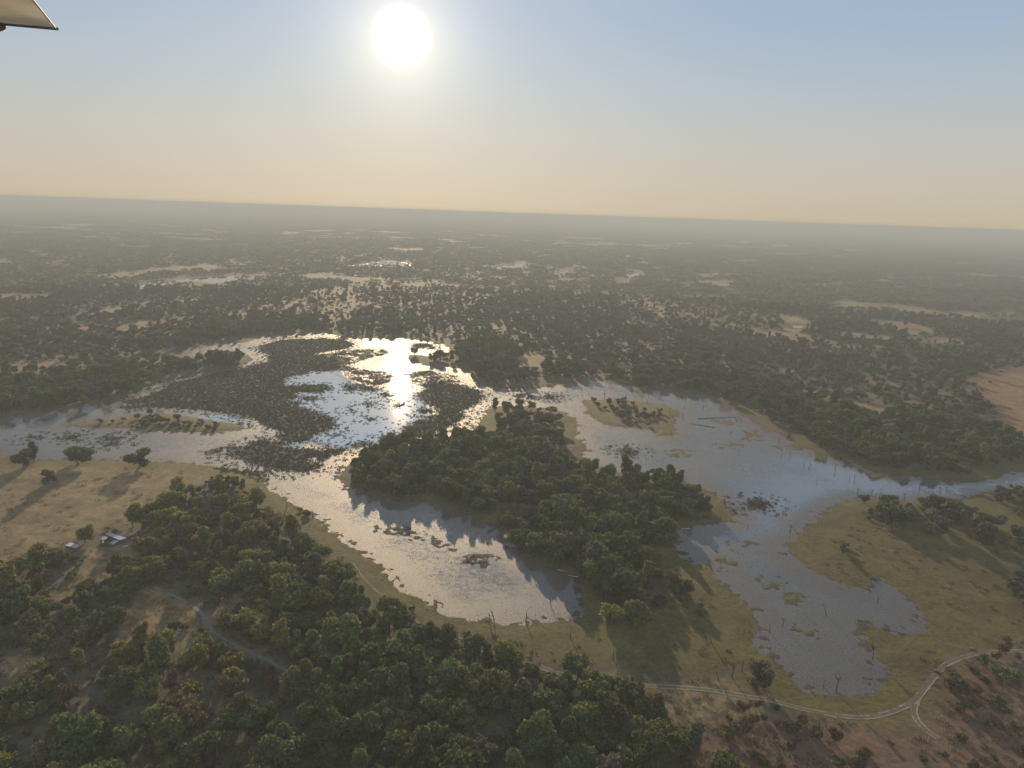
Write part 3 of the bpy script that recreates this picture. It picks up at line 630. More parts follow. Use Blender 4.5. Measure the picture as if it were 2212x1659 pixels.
# near and middle ground, one tree at a time
for r0, r1, step, seed in ((150, 560, 4.1, 5), (560, 1500, 6.4, 6)):
    x, y, rng = scatter(r0, r1, step, seed)
    dn, R, solid = density(x, y)
    keep = rng.uniform(0, 1, len(x)) < dn * (.68 if r0 < 500 else .8)
    keep &= ~along(PATHS, x, y, 3.6) & (np.hypot(x - SHED_SPOT[0], y - SHED_SPOT[1]) > 15) & (np.hypot(x - SHED_TWO[0], y - SHED_TWO[1]) > 8)
    x, y, solid, R = x[keep], y[keep], solid[keep], {k: v[keep] for k, v in R.items()}
    rr = np.hypot(x, y); u = rng.uniform(0, 1, len(x)); cl = fbm(x, y, 60, 131, 2); isl = np.maximum(sdf(LOWBUSH[0], x, y), sdf(LOWBUSH[1], x, y)) > -3; br = R['brown'] > .5
    lowleft = (np.asarray(to_v(np.stack([x, y, 0 * x], 1))[0]) < 620) & (rr < 420)
    for i in range(len(x)):
        pb = .30 if solid[i] > .5 else .66
        if br[i]: pb = .9
        if lowleft[i]: pb = .6
        col_u = rng.uniform() + .5 * cl[i]
        if br[i]: col = 'brown' if rng.uniform() < .7 else 'olive'
        elif lowleft[i]: col = ('yellow' if col_u > .72 else 'brown' if col_u > .5 else 'olive' if col_u > .25 else 'dark')
        elif solid[i] > .5: col = ('yellow' if col_u > 1.12 else 'olive' if col_u > .62 else 'grey' if col_u > .48 else 'dark')
        else: col = ('grey' if col_u > .62 else 'brown' if col_u > .46 else 'olive' if col_u > .3 else 'dark')
        bush = rng.uniform() < pb or isl[i]
        cand = [q for q in range(len(KIND)) if (q >= NTREE) == bush and KIND[q][5] == (col if not (bush and col == 'yellow') else 'olive')]
        k = cand[rng.integers(len(cand))]
        s = (rng.uniform(.55, 1.1) if rng.uniform() < .85 else rng.uniform(1.1, 1.45)) if not bush else rng.uniform(.6, 1.3) * (1.45 if rr[i] > 560 else 1)
        if rr[i] > 900: s *= .95
        TREES.append([x[i], y[i], R['z'][i], k, s, rng.uniform(0, 6.283)])
def special(tile, px, py, kind, col, h, fx=1.0):
    x, y = g(tile, px, py); cand = [q for q in range(len(KIND)) if KIND[q][4] == kind and KIND[q][5] == col]; k = cand[0]
    TREES.append([x, y, gz(x, y), k, h / KIND[k][2], 0.7 * px]); FX[len(TREES) - 1] = fx; return len(TREES) - 1
SPECIAL = {}; FX = {}
for lab, a in [('round green tree at the far left of the lone shoreline trees on the tan bank', ('T1', 200, 1325, 'round', 'olive', 10.5, 1.1)),
               ('broad green tree in the middle of the lone shoreline trees on the tan bank', ('T1', 680, 1302, 'round', 'olive', 11.0, 1.5)),
               ('wide spreading green tree, rightmost of the lone shoreline trees on the tan bank', ('T1', 1205, 1325, 'round', 'olive', 11.0, 1.45)),
               ('small egg-shaped green tree below the lone shoreline trees on the tan bank', ('T1', 430, 1490, 'round', 'olive', 10.0, .8)),
               ('dense green tree between the two groups of metal-roofed sheds', ('R8', 690, 720, 'round', 'yellow', 8.5)),
               ('tall dark tree standing at the tip of the spit beside the upper channel', ('T1', 2060, 415, 'tall', 'dark', 15.0)),
               ('tall dark tree on the left river bank, mirrored in the water', ('T1', 640, 770, 'round', 'dark', 15.0)),
               ('dark tree on the island tip standing out against the bright lagoon', ('T2', 1330, 1190, 'umbrella', 'dark', 14.0)),
               ('small round dark tree at the left tip of the central island', ('T2', 1025, 1240, 'round', 'dark', 9.0)),
               ('tall olive tree at the right end of the central island wood', ('T3', 1370, 1140, 'tall', 'olive', 14.0)),
               ('green tree standing on the sandy two-rut track edge at the bottom centre', ('T6', 560, 1300, 'round', 'dark', 10.0)),
               ('olive bush-like tree beside dead snag in the middle of the green floodplain', ('T7', 640, 190, 'tall', 'olive', 6.0)),
               ('lone round tree beside the small white pool on the far savanna', ('R3', 655, 935, 'round', 'dark', 11.0)),
               ('small brown tree inside the bend of the forked track', ('T7', 1525, 1330, 'umbrella', 'brown', 6.5)),
               ('dark round bush-tree right of the forked track', ('T7', 1640, 1420, 'round', 'brown', 6.5)),
               ('brown tree beside the track near the right edge', ('T7', 2050, 1070, 'round', 'brown', 6.5)),
               ('yellow-green tree at the end of the pond with a long shadow', ('T6', 860, 800, 'umbrella', 'yellow', 8.5)),
               ('dark tree on the headland against the sun glitter', ('T2', 1370, 350, 'round', 'dark', 10.0))]:
    SPECIAL[special(*a)] = lab
TREES = np.array(TREES)
hgt = np.array([k[2] for k in KIND])[TREES[:, 3].astype(int)] * TREES[:, 4]; wid = np.array([k[3] for k in KIND])[TREES[:, 3].astype(int)] * TREES[:, 4]
vx, vy = to_v(TREES[:, :3]); tvx, tvy = to_v(TREES[:, :3] + np.stack([0 * hgt, 0 * hgt, hgt], 1))
dist = np.sqrt(TREES[:, 0] ** 2 + TREES[:, 1] ** 2 + CAM_H ** 2); psize = np.maximum(hgt, wid) / dist
infr = (vx > -25) & (vx < VW + 25) & (tvy < VH + 5)
isb = TREES[:, 3] >= NTREE
pick = np.zeros(len(TREES), bool); sp = np.array(sorted(SPECIAL)); pick[sp] = True
for b, lim in ((False, 300 - len(sp)), (True, 280)):
    idx = np.nonzero(infr & (isb == b) & ~pick)[0]; idx = idx[np.argsort(-psize[idx])][:lim]; pick[idx] = True
print('trees', len(TREES), 'picked', pick.sum())

# labels: colour + shape + place, then order among look-alikes
COLW = {'dark': 'dark green', 'olive': 'olive green', 'yellow': 'yellow-green', 'brown': 'dry brown', 'grey': 'grey-green'}
SHPW = {'round': 'round-crowned', 'umbrella': 'flat-topped', 'tall': 'tall narrow', 'bush': 'low'}
ANCH = [('beside the metal-roofed sheds', 'v', 260, 1190), ('by the tan path below the sheds', 'v', 400, 1330), ('beside the grey sandy road', 'v', 560, 1420), ('at the left edge below the field', 'v', 40, 1290),
 ('in the lower left corner', 'v', 90, 1620), ('at the left edge above the corner', 'v', 60, 1460), ('at the bottom left of the wood', 'v', 300, 1600), ('in the open grassy gaps at lower left', 'v', 260, 1460), ('at the bottom edge left of centre', 'v', 540, 1620),
 ('where the grey road enters woodland', 'v', 700, 1480), ('at the bottom edge of the wood, centre', 'v', 800, 1620), ('deep in the wood below the pond', 'v', 900, 1520), ('on the wood edge by the bank path', 'v', 850, 1360), ('in the wood beside the pond bank', 'v', 720, 1260),
 ('in the wood near the field corner', 'v', 500, 1100), ('in the thick wood right of the sheds', 'v', 560, 1240), ('at the bottom edge near the track wood', 'v', 1080, 1620), ('in the wood just below the two-rut track', 'v', 1130, 1480), ('at the right end of the bottom wood', 'v', 1360, 1600),
 ('in the wood left of the track tree', 'v', 1000, 1430), ('in the brown thicket right of the track', 'v', 1600, 1530), ('on the brown slope in the lower right corner', 'v', 2120, 1600), ('on brown grass inside the track fork', 'v', 1940, 1610), ('in the brown scrub at the bottom edge', 'v', 1760, 1620),
 ('on brown grass right of the curving track', 'v', 2120, 1480), ('at the lower end of the island wood', 'v', 1400, 1330), ('on the island wood beside the pond', 'v', 1200, 1180), ('in the middle of the central island wood', 'v', 1240, 1080), ('at the left tip of the central island', 'v', 860, 1040), ('on the upper part of the central island', 'v', 1120, 960),
 ('on the right arm of the central island', 'v', 1430, 1120), ('on the floodplain bank at the right', 'v', 1960, 1130), ('at the right edge of the floodplain', 'v', 2180, 1110), ('on the shoreline wood of the right lagoon', 'v', 1980, 990), ('at the top of the right lagoon wood', 'v', 1800, 930), ('on the tan bank at the left', 'v', 200, 1080), ('on the left elongated island', 'v', 320, 920), ('on the round grassy island', 'v', 1360, 895)]
AV = np.array([v_of(t, x, y) for _, t, x, y in ANCH])
labels = {}; bucket = {}
for i in np.nonzero(pick)[0]:
    if i in SPECIAL: continue
    K_ = KIND[int(TREES[i, 3])]; place = ANCH[int(np.argmin((AV[:, 0] - vx[i]) ** 2 + ((AV[:, 1] - vy[i]) * 1.3) ** 2))][0]
    size = ('small' if hgt[i] < 6.3 else 'medium' if hgt[i] < 8.8 else 'large') if not isb[i] else ('small' if hgt[i] < 2.2 else 'big')
    bucket.setdefault((size, COLW[K_[5]], SHPW[K_[4]], 'bush' if isb[i] else 'tree', place), []).append(i)
ORD = ['leftmost', 'second from left', 'third from left', 'fourth from left', 'fifth from left', 'sixth from left', 'seventh from left', 'eighth from left']
NUM = {2: 'two', 3: 'three', 4: 'four', 5: 'five', 6: 'six', 7: 'seven', 8: 'eight'}
for (size, c, s_, k_, place), L in bucket.items():
    L.sort(key=lambda i: vx[i])
    for q, i in enumerate(L):
        t = f'{size} {c} {s_} {k_} {place}' if s_ != 'low' else f'{size} {c} {k_} {place}'
        if len(t.replace('-', ' ').split()) > 13: t = t.replace(s_ + ' ', '', 1)
        if 1 < len(L) <= 8: t += f', {ORD[q] if q < len(L) - 1 else "rightmost"}'
        labels[i] = ' '.join(t.split())
        if len(labels[i].replace('-', ' ').split()) > 16: print('LONG', labels[i])
def place_plant(i):
    x, y, z, k, s, rz = TREES[i]; K_ = KIND[int(k)]; b = isb[i]
    e = empty('bush' if b else 'tree', (x, y, z), rz); e.scale = (s * FX.get(i, 1), s * FX.get(i, 1), s)
    for nm, me_ in (('stems' if b else 'trunk', K_[1]), ('crown', K_[0])):
        o = bpy.data.objects.new(nm, me_); COL.objects.link(o); o.parent = e
    tag(e, SPECIAL.get(i) or labels[i], 'bush' if b else 'tree', 'bushes of the floodplain and wood edges' if b else 'savanna trees of the near woods')
for i in np.nonzero(pick)[0]: place_plant(i)

# ------------------------------------------------------------------ stuff: the rest of the woodland, reeds (instanced on points)
def gn_scatter(name, pts, idx, rot, scl, protos, label, cat):
    c = bpy.data.collections.new(name + '_kinds')
    for q, p in enumerate(protos):
        p.name = f'{name}_kind_{q:03d}'; c.objects.link(p)
    me_ = bpy.data.meshes.new(name); me_.vertices.add(len(pts)); me_.vertices.foreach_set('co', np.asarray(pts, np.float32).ravel())
    for nm, ty, arr, key in (('kind_id', 'INT', np.asarray(idx, np.int32), 'value'), ('turn', 'FLOAT', np.asarray(rot, np.float32), 'value'), ('size', 'FLOAT', np.asarray(scl, np.float32), 'value')):
        a = me_.attributes.new(nm, ty, 'POINT'); a.data.foreach_set(key, arr)
    me_.update(); o = bpy.data.objects.new(name, me_); COL.objects.link(o)
    ng = bpy.data.node_groups.new(name + '_scatter', 'GeometryNodeTree')
    ng.interface.new_socket('Geometry', in_out='INPUT', socket_type='NodeSocketGeometry'); ng.interface.new_socket('Geometry', in_out='OUTPUT', socket_type='NodeSocketGeometry')
    N, L = ng.nodes, ng.links
    gi, go = N.new('NodeGroupInput'), N.new('NodeGroupOutput'); ip = N.new('GeometryNodeInstanceOnPoints'); ci = N.new('GeometryNodeCollectionInfo')
    ci.inputs['Collection'].default_value = c; ci.inputs['Separate Children'].default_value = True; ci.inputs['Reset Children'].default_value = True
    def na(nm, ty): n = N.new('GeometryNodeInputNamedAttribute'); n.data_type = ty; n.inputs['Name'].default_value = nm; return n.outputs['Attribute']
    cx = N.new('ShaderNodeCombineXYZ'); er = N.new('FunctionNodeEulerToRotation')
    L.new(na('turn', 'FLOAT'), cx.inputs['Z']); L.new(cx.outputs[0], er.inputs[0]); L.new(er.outputs[0], ip.inputs['Rotation'])
    cs = N.new('ShaderNodeCombineXYZ'); sz = na('size', 'FLOAT')
    for q in range(3): L.new(sz, cs.inputs[q])
    L.new(cs.outputs[0], ip.inputs['Scale']); L.new(gi.outputs[0], ip.inputs['Points']); L.new(ci.outputs[0], ip.inputs['Instance'])
    ip.inputs['Pick Instance'].default_value = True; L.new(na('kind_id', 'INT'), ip.inputs['Instance Index']); L.new(ip.outputs[0], go.inputs[0])
    md = o.modifiers.new('scatter', 'NODES'); md.node_group = ng
    tag(o, label, cat, kind='stuff'); return o
def whole(K_):
    """crown and trunk of a kind as one mesh, for the uncountable rest"""
    bm = bmesh.new(); bm.from_mesh(K_[0]); n = len(bm.faces); bm.from_mesh(K_[1]); bm.faces.ensure_lookup_table()
    for f in bm.faces[n:]: f.material_index = 1
    m_ = bpy.data.meshes.new('woodland_tree'); bm.to_mesh(m_); bm.free(); m_.materials.append(K_[0].materials[0]); m_.materials.append(M_BARK)
    return bpy.data.objects.new('woodland_tree', m_)
rest = np.nonzero(~pick)[0]
protos = [whole(k) for k in KIND]
# far woodland: clumps of small trees
def patch(seed, size, n, cols):
    rng = np.random.default_rng(seed); VV, FF, MI = [], [], []; k = 0
    for q in range(n):
        cx, cy = rng.uniform(-.5, .5, 2) * size; h = rng.uniform(4, 9.5); w = h * rng.uniform(.8, 1.2); m_ = 26
        d = rng.normal(size=(m_, 3)); d[:, 2] = np.abs(d[:, 2]) * .9 - .1; d /= np.linalg.norm(d, axis=1)[:, None]
        p = np.array([cx, cy, h * .5]) + d * np.array([w * .5, w * .5, h * .46]) * rng.uniform(.65, 1, m_)[:, None]
        v, f = quads(rng, p, 1.25, .3, d); VV.append(v); FF.append(f + k); k += len(v); MI += [int(rng.integers(len(cols)))] * len(f)
    m_ = grid_mesh('woodland_patch', np.vstack(VV), np.vstack(FF))
    for c in cols: m_.materials.append(LEAVES[c])
    m_.polygons.foreach_set('material_index', np.array(MI, np.int32)); return bpy.data.objects.new('woodland_patch', m_)
NP = len(protos)
protos += [patch(900 + q, 46, 16, ('dark', 'grey', 'olive', 'grey')) for q in range(4)] + [patch(950 + q, 120, 75, ('dark', 'grey', 'dark')) for q in range(4)]
P_, I_, R_, S_ = [TREES[rest, :3]], [TREES[rest, 3].astype(int)], [TREES[rest, 5]], [TREES[rest, 4]]
for r0, r1, step, seed, first, thr in ((1500, 3800, 40, 61, NP, .55), (3800, 15000, 105, 62, NP + 4, .9)):
    x, y, rng = scatter(r0, r1, step, seed, 39)
    dn, R, solid = density(x, y); keep = rng.uniform(0, 1, len(x)) < np.clip(dn * 1.35, 0, 1)
    mask = smooth(0.34, 0.5, fbm(x, y, 420, 77, 3)) > .5
    keep &= ~mask
    keep &= R['d'] < (-step * .35)
    x, y = x[keep], y[keep]
    P_.append(np.stack([x, y, np.full(len(x), .2)], 1)); I_.append(first + rng.integers(0, 4, len(x))); R_.append(rng.uniform(0, 6.283, len(x))); S_.append(rng.uniform(.75, 1.1, len(x)))
    print('patches', len(x))
gn_scatter('woodland', np.vstack(P_), np.concatenate(I_), np.concatenate(R_), np.concatenate(S_), protos, 'mixed savanna woodland stretching away to the hazy horizon', 'woodland')

def tuft(seed, n, h, spread, w):
    rng = np.random.default_rng(seed); V, F = [], []
    for q in range(n):
        a = rng.uniform(0, 6.283); rr_ = spread * math.sqrt(rng.uniform()); x, y = rr_ * math.cos(a), rr_ * math.sin(a); hh = h * rng.uniform(.5, 1.1)
        b = rng.uniform(0, 6.283); lx, ly = rng.normal(0, .22, 2) * hh; k = len(V); cw, sw = w * math.cos(b), w * math.sin(b)
        V += [(x - cw, y - sw, -.3), (x + cw, y + sw, -.3), (x + lx * .4 + cw * .7, y + ly * .4 + sw * .7, hh * .6), (x + lx, y + ly, hh), (x + lx * .4 - cw * .7, y + ly * .4 - sw * .7, hh * .6)]
        F.append((k, k + 1, k + 2, k + 3, k + 4))
    m_ = bpy.data.meshes.new('reed_tuft'); m_.from_pydata(V, [], F); m_.update(); return m_
RT = []
for q in range(3):
    for mt in (M_REED, M_SEDGE):
        m_ = tuft(40 + q, 24, .95, 1.3, .13); m_.materials.append(mt); RT.append(bpy.data.objects.new('reed_tuft', m_))
x, y, rng = scatter(190, 1480, 1.85, 77, 38)
bx = LAGOON.min(0), LAGOON.max(0)
R = field(x, y, False); u = rng.uniform(0, 1, len(x)); inw = (R['d'] > -3)
pm = np.where(inw & (R['m'] > -2), .85, np.where(inw & (R['m'] > -16), .5 * np.exp(np.minimum(R['m'] + 2, 0) / 5.0), 0)); pm = np.maximum(pm, np.where(inw & (R['semi'] > 0), .45, 0)); pm = np.maximum(pm, np.where(inw & (R['sh'] > -2), .5, 0)); pm = np.maximum(pm, np.where((R['d'] > -4) & (R['d'] < 9), .42 - .03 * np.maximum(R['d'], 0), 0))
pm = np.maximum(pm, np.where((R['d'] > 7) & (np.hypot(x, y) < 750), .17, 0))
keep = u < pm
isM = (R['m'] > -14) | (R['semi'] > 0); isR = (R['m'] > -14)
x, y, z_, isM, isR = x[keep], y[keep], R['z'][keep], isM[keep], isR[keep]
ki = np.where(isM, 0, 1) + 2 * rng.integers(0, 3, len(x))
gn_scatter('reeds', np.stack([x, y, np.maximum(z_, -.1)], 1), ki, rng.uniform(0, 6.283, len(x)), np.where(isM, rng.uniform(.5, 1.0, len(x)) * np.where((np.hypot(x, y) < 620) & ~isR, .55, 1), rng.uniform(.10, .30, len(x))), RT,
           'dark reeds and straw sedge standing in the flood water', 'reeds')
print('reeds', len(x))

# ------------------------------------------------------------------ tracks
def strip(V, F, path, off, width, lift, rag=0.12, seed=0):
    rng = np.random.default_rng(seed); T = np.gradient(path, axis=0); T /= np.linalg.norm(T, axis=1)[:, None] + 1e-9; Nn = np.stack([-T[:, 1], T[:, 0]], 1)
    a = path + Nn * (off - width / 2 + rng.normal(0, rag, len(path)) * width)[:, None]; b = path + Nn * (off + width / 2 + rng.normal(0, rag, len(path)) * width)[:, None]
    wv = 1 + .8 * fbm(path[:, 0], path[:, 1], 7.0, 300 + seed, 2)[:, None] * (1 if width < 2 else .4); mid_ = (a + b) / 2; a = mid_ + (a - mid_) * wv; b = mid_ + (b - mid_) * wv
    gap = fbm(path[:, 0], path[:, 1], 5.0, 320 + seed, 2) > (.36 if width < 2 else 9)
    za = field(a[:, 0], a[:, 1], False)['z']; zb = field(b[:, 0], b[:, 1], False)['z']; k = len(V)
    for p, z1, q, z2 in zip(a, za, b, zb): V += [(p[0], p[1], max(z1, z2) + lift), (q[0], q[1], max(z1, z2) + lift)]
    for i in range(len(path) - 1):
        if gap[i]: continue
        F.append((k + 2 * i, k + 2 * i + 1, k + 2 * i + 3, k + 2 * i + 2))
M_TRACKW = mat_plain('trodden_soil', (.085, .07, .04), 0.95, 0.6, 0.3); M_ROAD = mat_plain('grey_sand_road', (.105, .098, .082), 0.95, 0.6, 0.25); M_PATH = mat_plain('tan_path', (.16, .12, .07), 0.95, 0.8, 0.3)
def track(name, P, ruts, bed, label):
    path = densify(P, 1.0)
    for nm, parts, mat, lift in ((name, ruts, M_TRACK if name == 'track' else (M_ROAD if name == 'road' else M_PATH), .075), ('verge', bed, M_TRACKW, .05)):
        if not parts: continue
        V, F = [], []
        for q, (o_, w_) in enumerate(parts): strip(V, F, path, o_, w_, lift, .12, q)
        o = mesh_obj(nm, V, F, mat)
        tag(o, label if nm == name else 'trodden soil strip under the ruts of the ' + label.split(' ')[0] + ' track', 'track', kind='structure')
track('track', TRACK_A, [(-.85, .42), (.85, .42)], [(0, 2.3)], 'curving two-rut sand track along the floodplain edge at the lower right')
track('track', TRACK_B, [(-.8, .42), (.8, .42)], [(0, 2.2)], 'branching two-rut sand track that forks down towards the bottom edge')
track('road', TRACK_C, [(0, 1.6)], [], 'grey sand road that enters the wood below the tan clearing')
track('path', TRACK_D, [(0, 1.0)], [], 'narrow tan path along the pond bank')

# ------------------------------------------------------------------ dead trees in the water
def snag_mesh(seed, style):
    rng = np.random.default_rng(seed); V, F = [], []
    h = {'pole': 5.0, 'forked': 5.0, 'branched': 6.0, 'leaning': 5.5, 'bare': 9.0}[style]; lean = rng.normal(0, .06, 2) * h + (np.array([.38, .1]) * h if style == 'leaning' else 0)
    p0 = np.array([0, 0, -.8]); p1 = np.array([lean[0] * .5, lean[1] * .5, h * .5]); p2 = np.array([lean[0], lean[1], h * (1 if style in ('pole', 'leaning') else .72)])
    r = .27 if style != 'bare' else .28
    tube(V, F, p0, p1, r, r * .75, 6); tube(V, F, p1, p2, r * .75, r * .35, 6, True)
    n = {'pole': 2, 'forked': 3, 'branched': 8, 'leaning': 3, 'bare': 16}[style]
    for k in range(n):
        t = rng.uniform(.45, 1); b = p1 + (p2 - p1) * (t * 2 - 1 if t > .5 else 0); a = rng.uniform(0, 6.283); L = h * rng.uniform(.14, .34)
        if style == 'forked' and k < 2: b, L, a = p1 * .3 + p2 * .7, h * .42, a
        e = b + np.array([math.cos(a) * L * .6, math.sin(a) * L * .6, L * .85]); tube(V, F, b, e, r * .42, r * .13, 5)
        if style in ('bare', 'branched'):
            for q in range(2):
                a2 = a + rng.normal(0, .9); c_ = b + (e - b) * rng.uniform(.4, .9); tube(V, F, c_, c_ + np.array([math.cos(a2), math.sin(a2), rng.uniform(.2, 1.0)]) * L * .5, r * .16, .03, 4)
    m_ = bpy.data.meshes.new('dead_tree'); m_.from_pydata(V, [], F); m_.materials.append(M_DEAD); m_.update(); return m_
STY = ['pole', 'forked', 'branched', 'leaning']; SW = {'pole': 'bare dead pole', 'forked': 'forked dead tree', 'branched': 'many-branched dead tree', 'leaning': 'leaning dead trunk', 'bare': 'big leafless dead tree'}
SN = {(s_, q): snag_mesh(500 + 7 * q + i, s_) for i, s_ in enumerate(STY + ['bare']) for q in range(2)}
snags = []
def pts(tile, txt):
    for p in txt.split():
        x, y = p.split(','); snags.append((tile, float(x), float(y)))
pts('T4', '425,1098 370,945 355,992 320,960 580,988 705,1066 750,1074 1055,1050 1135,1077 1185,1072 1310,1152 1385,1142 1485,1192 1540,1175 1420,1228 1285,1240 1570,1212 975,1188 895,1212 775,1208 960,1245 1175,1245 930,1215 190,1530 470,915 515,902 120,862 200,872 95,752')
pts('T3', '110,308 240,338 290,347 390,347 420,352 455,372 475,312 605,303 610,362 660,322 680,366 795,332 798,372 885,292 1070,382 1165,412 1190,372 1375,452 1490,462 1430,372 1470,382 1545,402 1580,432 1610,424 1650,472 1690,455 1715,474 1740,412 1770,416 1825,452 1900,472 1370,512 1475,552 1380,690 1890,702 1985,582 2040,1492 370,272 175,292 995,372 1240,292 960,268 1420,350 1500,350 1640,390 1680,420')
pts('T2', '1610,332 1665,482 855,437 800,432 770,422 930,462 690,450 730,430 880,460')
pts('T7', '15,855 125,805 510,705 905,1090 590,1372 475,1322 945,602'); pts('T6', '1900,1262 1985,1205 1795,1292 1730,962 500,905 120,762 330,602 590,622 1720,302 870,1105 1500,480'); pts('T5', '2020,1452 2062,1402 1510,432 265,442 490,522')
pts('T1', '1385,607 1447,597 1500,592 1560,572 1725,532')
rg = random.Random(4)
SANCH = [('in the channel above the round grassy island', 'v', 1240, 850), ('in the shallows above the right lagoon', 'v', 1500, 870), ('by the far shore of the right lagoon', 'v', 1560, 885), ('in the right lagoon beside the olive bank', 'v', 1740, 1005), ('in the blue channel near the right edge', 'v', 1990, 1050), ('along the lower bank of the blue channel', 'v', 1900, 1075),
 ('at the foot of the pond', 'v', 1080, 1340), ('in the brown bay at lower right', 'v', 1790, 1390), ('beside the sandy track', 'v', 1560, 1465), ('in the glittering lagoon', 'v', 760, 790), ('in the upper left channel', 'v', 375, 830), ('at the left bank of the pond', 'v', 650, 1110), ('on the open floodplain', 'v', 1320, 1420), ('on the far side of the middle lagoon', 'v', 960, 790), ('in the narrow channel right of the lagoon', 'v', 1150, 850), ('in the middle right water', 'v', 1600, 1150), ('in the sedge of the right lagoon', 'v', 1450, 930)]
sb = {}
SP = np.array([g(*a) for a in snags]); SZ = field(SP[:, 0], SP[:, 1], False)['z']
for i, (a, p, z) in enumerate(zip(snags, SP, SZ)):
    st = 'bare' if a in (('T6', 1900.0, 1262.0), ('T7', 905.0, 1090.0), ('T7', 590.0, 1372.0)) else 'leaning' if a in (('T2', 1610.0, 332.0), ('T2', 1665.0, 482.0)) else rg.choice(STY)
    s_ = rg.uniform(.5, .85)
    if st == 'bare': s_ = .75
    if a == ('T2', 1610.0, 332.0): s_ = 2.0
    v = v_of(*a); pl = min(SANCH, key=lambda q: (q[2] - v[0]) ** 2 + 2 * (q[3] - v[1]) ** 2)[0]
    sb.setdefault((st, 'short ' if s_ < .62 else '', pl), []).append((v[0], st, s_, p, z, i))
for (st, sz_, pl), L in sb.items():
    L.sort()
    for q, (v0, _, s_, p, z, i) in enumerate(L):
        o = bpy.data.objects.new('dead_tree', SN[(st, i % 2)]); COL.objects.link(o); o.location = (p[0], p[1], max(min(z, .4), -.3)); o.rotation_euler = (0, 0, rg.uniform(0, 6.28) if st != 'leaning' else 2.9); o.scale = (s_, s_, s_)
        t = f'{sz_}{SW[st]} {pl}' + (f', {ORD[q] if q < len(L) - 1 else "rightmost"}' if len(L) > 1 else '')
        tag(o, t, 'dead tree', 'dead trees standing in the flood water')
# row of old posts across the lagoon mouth
pm_ = None
for k in range(13):
    x, y = g('T2', 460 + 14.2 * k, 1080 + 4.6 * k)
    if pm_ is None:
        V, F = [], []; tube(V, F, (0, 0, -.8), (.03, .02, 1.5), .12, .10, 8, True); tube(V, F, (.03, .02, 1.5), (.04, .02, 1.62), .10, .04, 8, True)
        pm_ = bpy.data.meshes.new('post'); pm_.from_pydata(V, [], F); pm_.materials.append(M_DEAD)
    o = bpy.data.objects.new('post', pm_); COL.objects.link(o); o.location = (x, y, 0); h_ = rg.uniform(.8, 1.4); o.scale = (1.2, 1.2, h_); o.rotation_euler = (rg.uniform(-.06, .06), rg.uniform(-.06, .06), 0)
    tag(o, 'short dark wooden post in the row across the lagoon mouth', 'post', 'row of posts standing in the lagoon')
# fallen trunks
def fallen(name, tile, px, py, rz, s_, mat, seed, label, cat):
    rng = np.random.default_rng(seed); V, F = [], []; prev = np.array([-3.0, 0, .25])
    for k in range(5):
        nx = prev + np.array([1.3, rng.normal(0, .18), rng.normal(0.03, .06)]); tube(V, F, prev, nx, .26 - .03 * k, .23 - .03 * k, 7, k == 4); prev = nx
        if k > 1:
            for q in range(2):
                a = rng.choice([-1, 1]) * rng.uniform(.6, 1.1); L = rng.uniform(.8, 2.0); e = prev + np.array([math.cos(a) * L, math.sin(a) * L, rng.uniform(.1, .8)]); tube(V, F, prev, e, .1, .03, 5)
    o = mesh_obj(name, V, F, mat); x, y = g(tile, px, py); o.location = (x, y, max(gz(x, y), 0.0)); o.rotation_euler = (0, 0, rz); o.scale = (s_,) * 3 if np.isscalar(s_) else s_; tag(o, label, cat)
fallen('fallen_tree', 'T6', 425, 325, 2.6, .45, M_BLEACH, 1, 'bleached fallen branch pile at the wood edge of the pond, upper one', 'fallen tree')
fallen('fallen_tree', 'T6', 535, 375, 2.9, .6, M_BLEACH, 2, 'large bleached fallen tree lying in the pond edge below the island wood', 'fallen tree')
fallen('fallen_tree', 'T3', 515, 798, .2, .6, M_BLEACH, 3, 'pale fallen branches on the inner shore of the right lagoon', 'fallen tree')
fallen('fallen_tree', 'T3', 1495, 1500, .1, .6, M_BLEACH, 9, 'white fallen branches in the shaded water beside the island wood', 'fallen tree')
fallen('log', 'T6', 1085, 1437, 2.5, .7, M_DEAD, 4, 'dark log lying on tan grass just below the sandy track', 'log')
fallen('log', 'T6', 1222, 1490, 2.7, .8, M_DEAD, 5, 'dark log lying on tan grass, the lower right one below the track', 'log')
fallen('log', 'R8', 938, 972, .1, .35, M_DEAD, 6, 'short brown log on bare ground in front of the sheds', 'log')
fallen('log', 'T3', 1750, 540, .28, (5.0, 1.2, 1.0), M_DEAD, 7, 'long dark fallen trunk lying across the right lagoon shallows', 'log')
fallen('log', 'T3', 1660, 610, 2.75, (2.6, 1.0, .9), M_DEAD, 8, 'dark fallen trunk half sunk in the sedge of the right lagoon', 'log')
fallen('stump', 'T6', 1005, 1222, .5, .35, M_DEAD, 10, 'broken dark stump beside the sandy track', 'stump')
def mound(px, py, tile, s_, label):
    bm = bmesh.new(); bmesh.ops.create_icosphere(bm, subdivisions=3, radius=1)
    for v in bm.verts:
        n_ = 1 + .25 * math.sin(5 * v.co.x + px) * math.cos(4 * v.co.y); v.co = Vector((v.co.x * n_ * 1.2, v.co.y * n_, max(v.co.z, -.2) * .75 * n_))
    m_ = bpy.data.meshes.new('termite_mound'); bm.to_mesh(m_); bm.free(); m_.materials.append(M_BARK); o = bpy.data.objects.new('termite_mound', m_); COL.objects.link(o)
    x, y = g(tile, px, py); o.location = (x, y, gz(x, y)); o.scale = (s_,) * 3; tag(o, label, 'mound')
mound(70, 1055, 'T6', .9, 'dark low mound on the olive bank above the track, left one'); mound(152, 1085, 'T6', .8, 'dark low mound on the olive bank above the track, right one'); mound(1580, 1447, 'T6', 1.0, 'dark low mound on tan grass below the two-rut track')
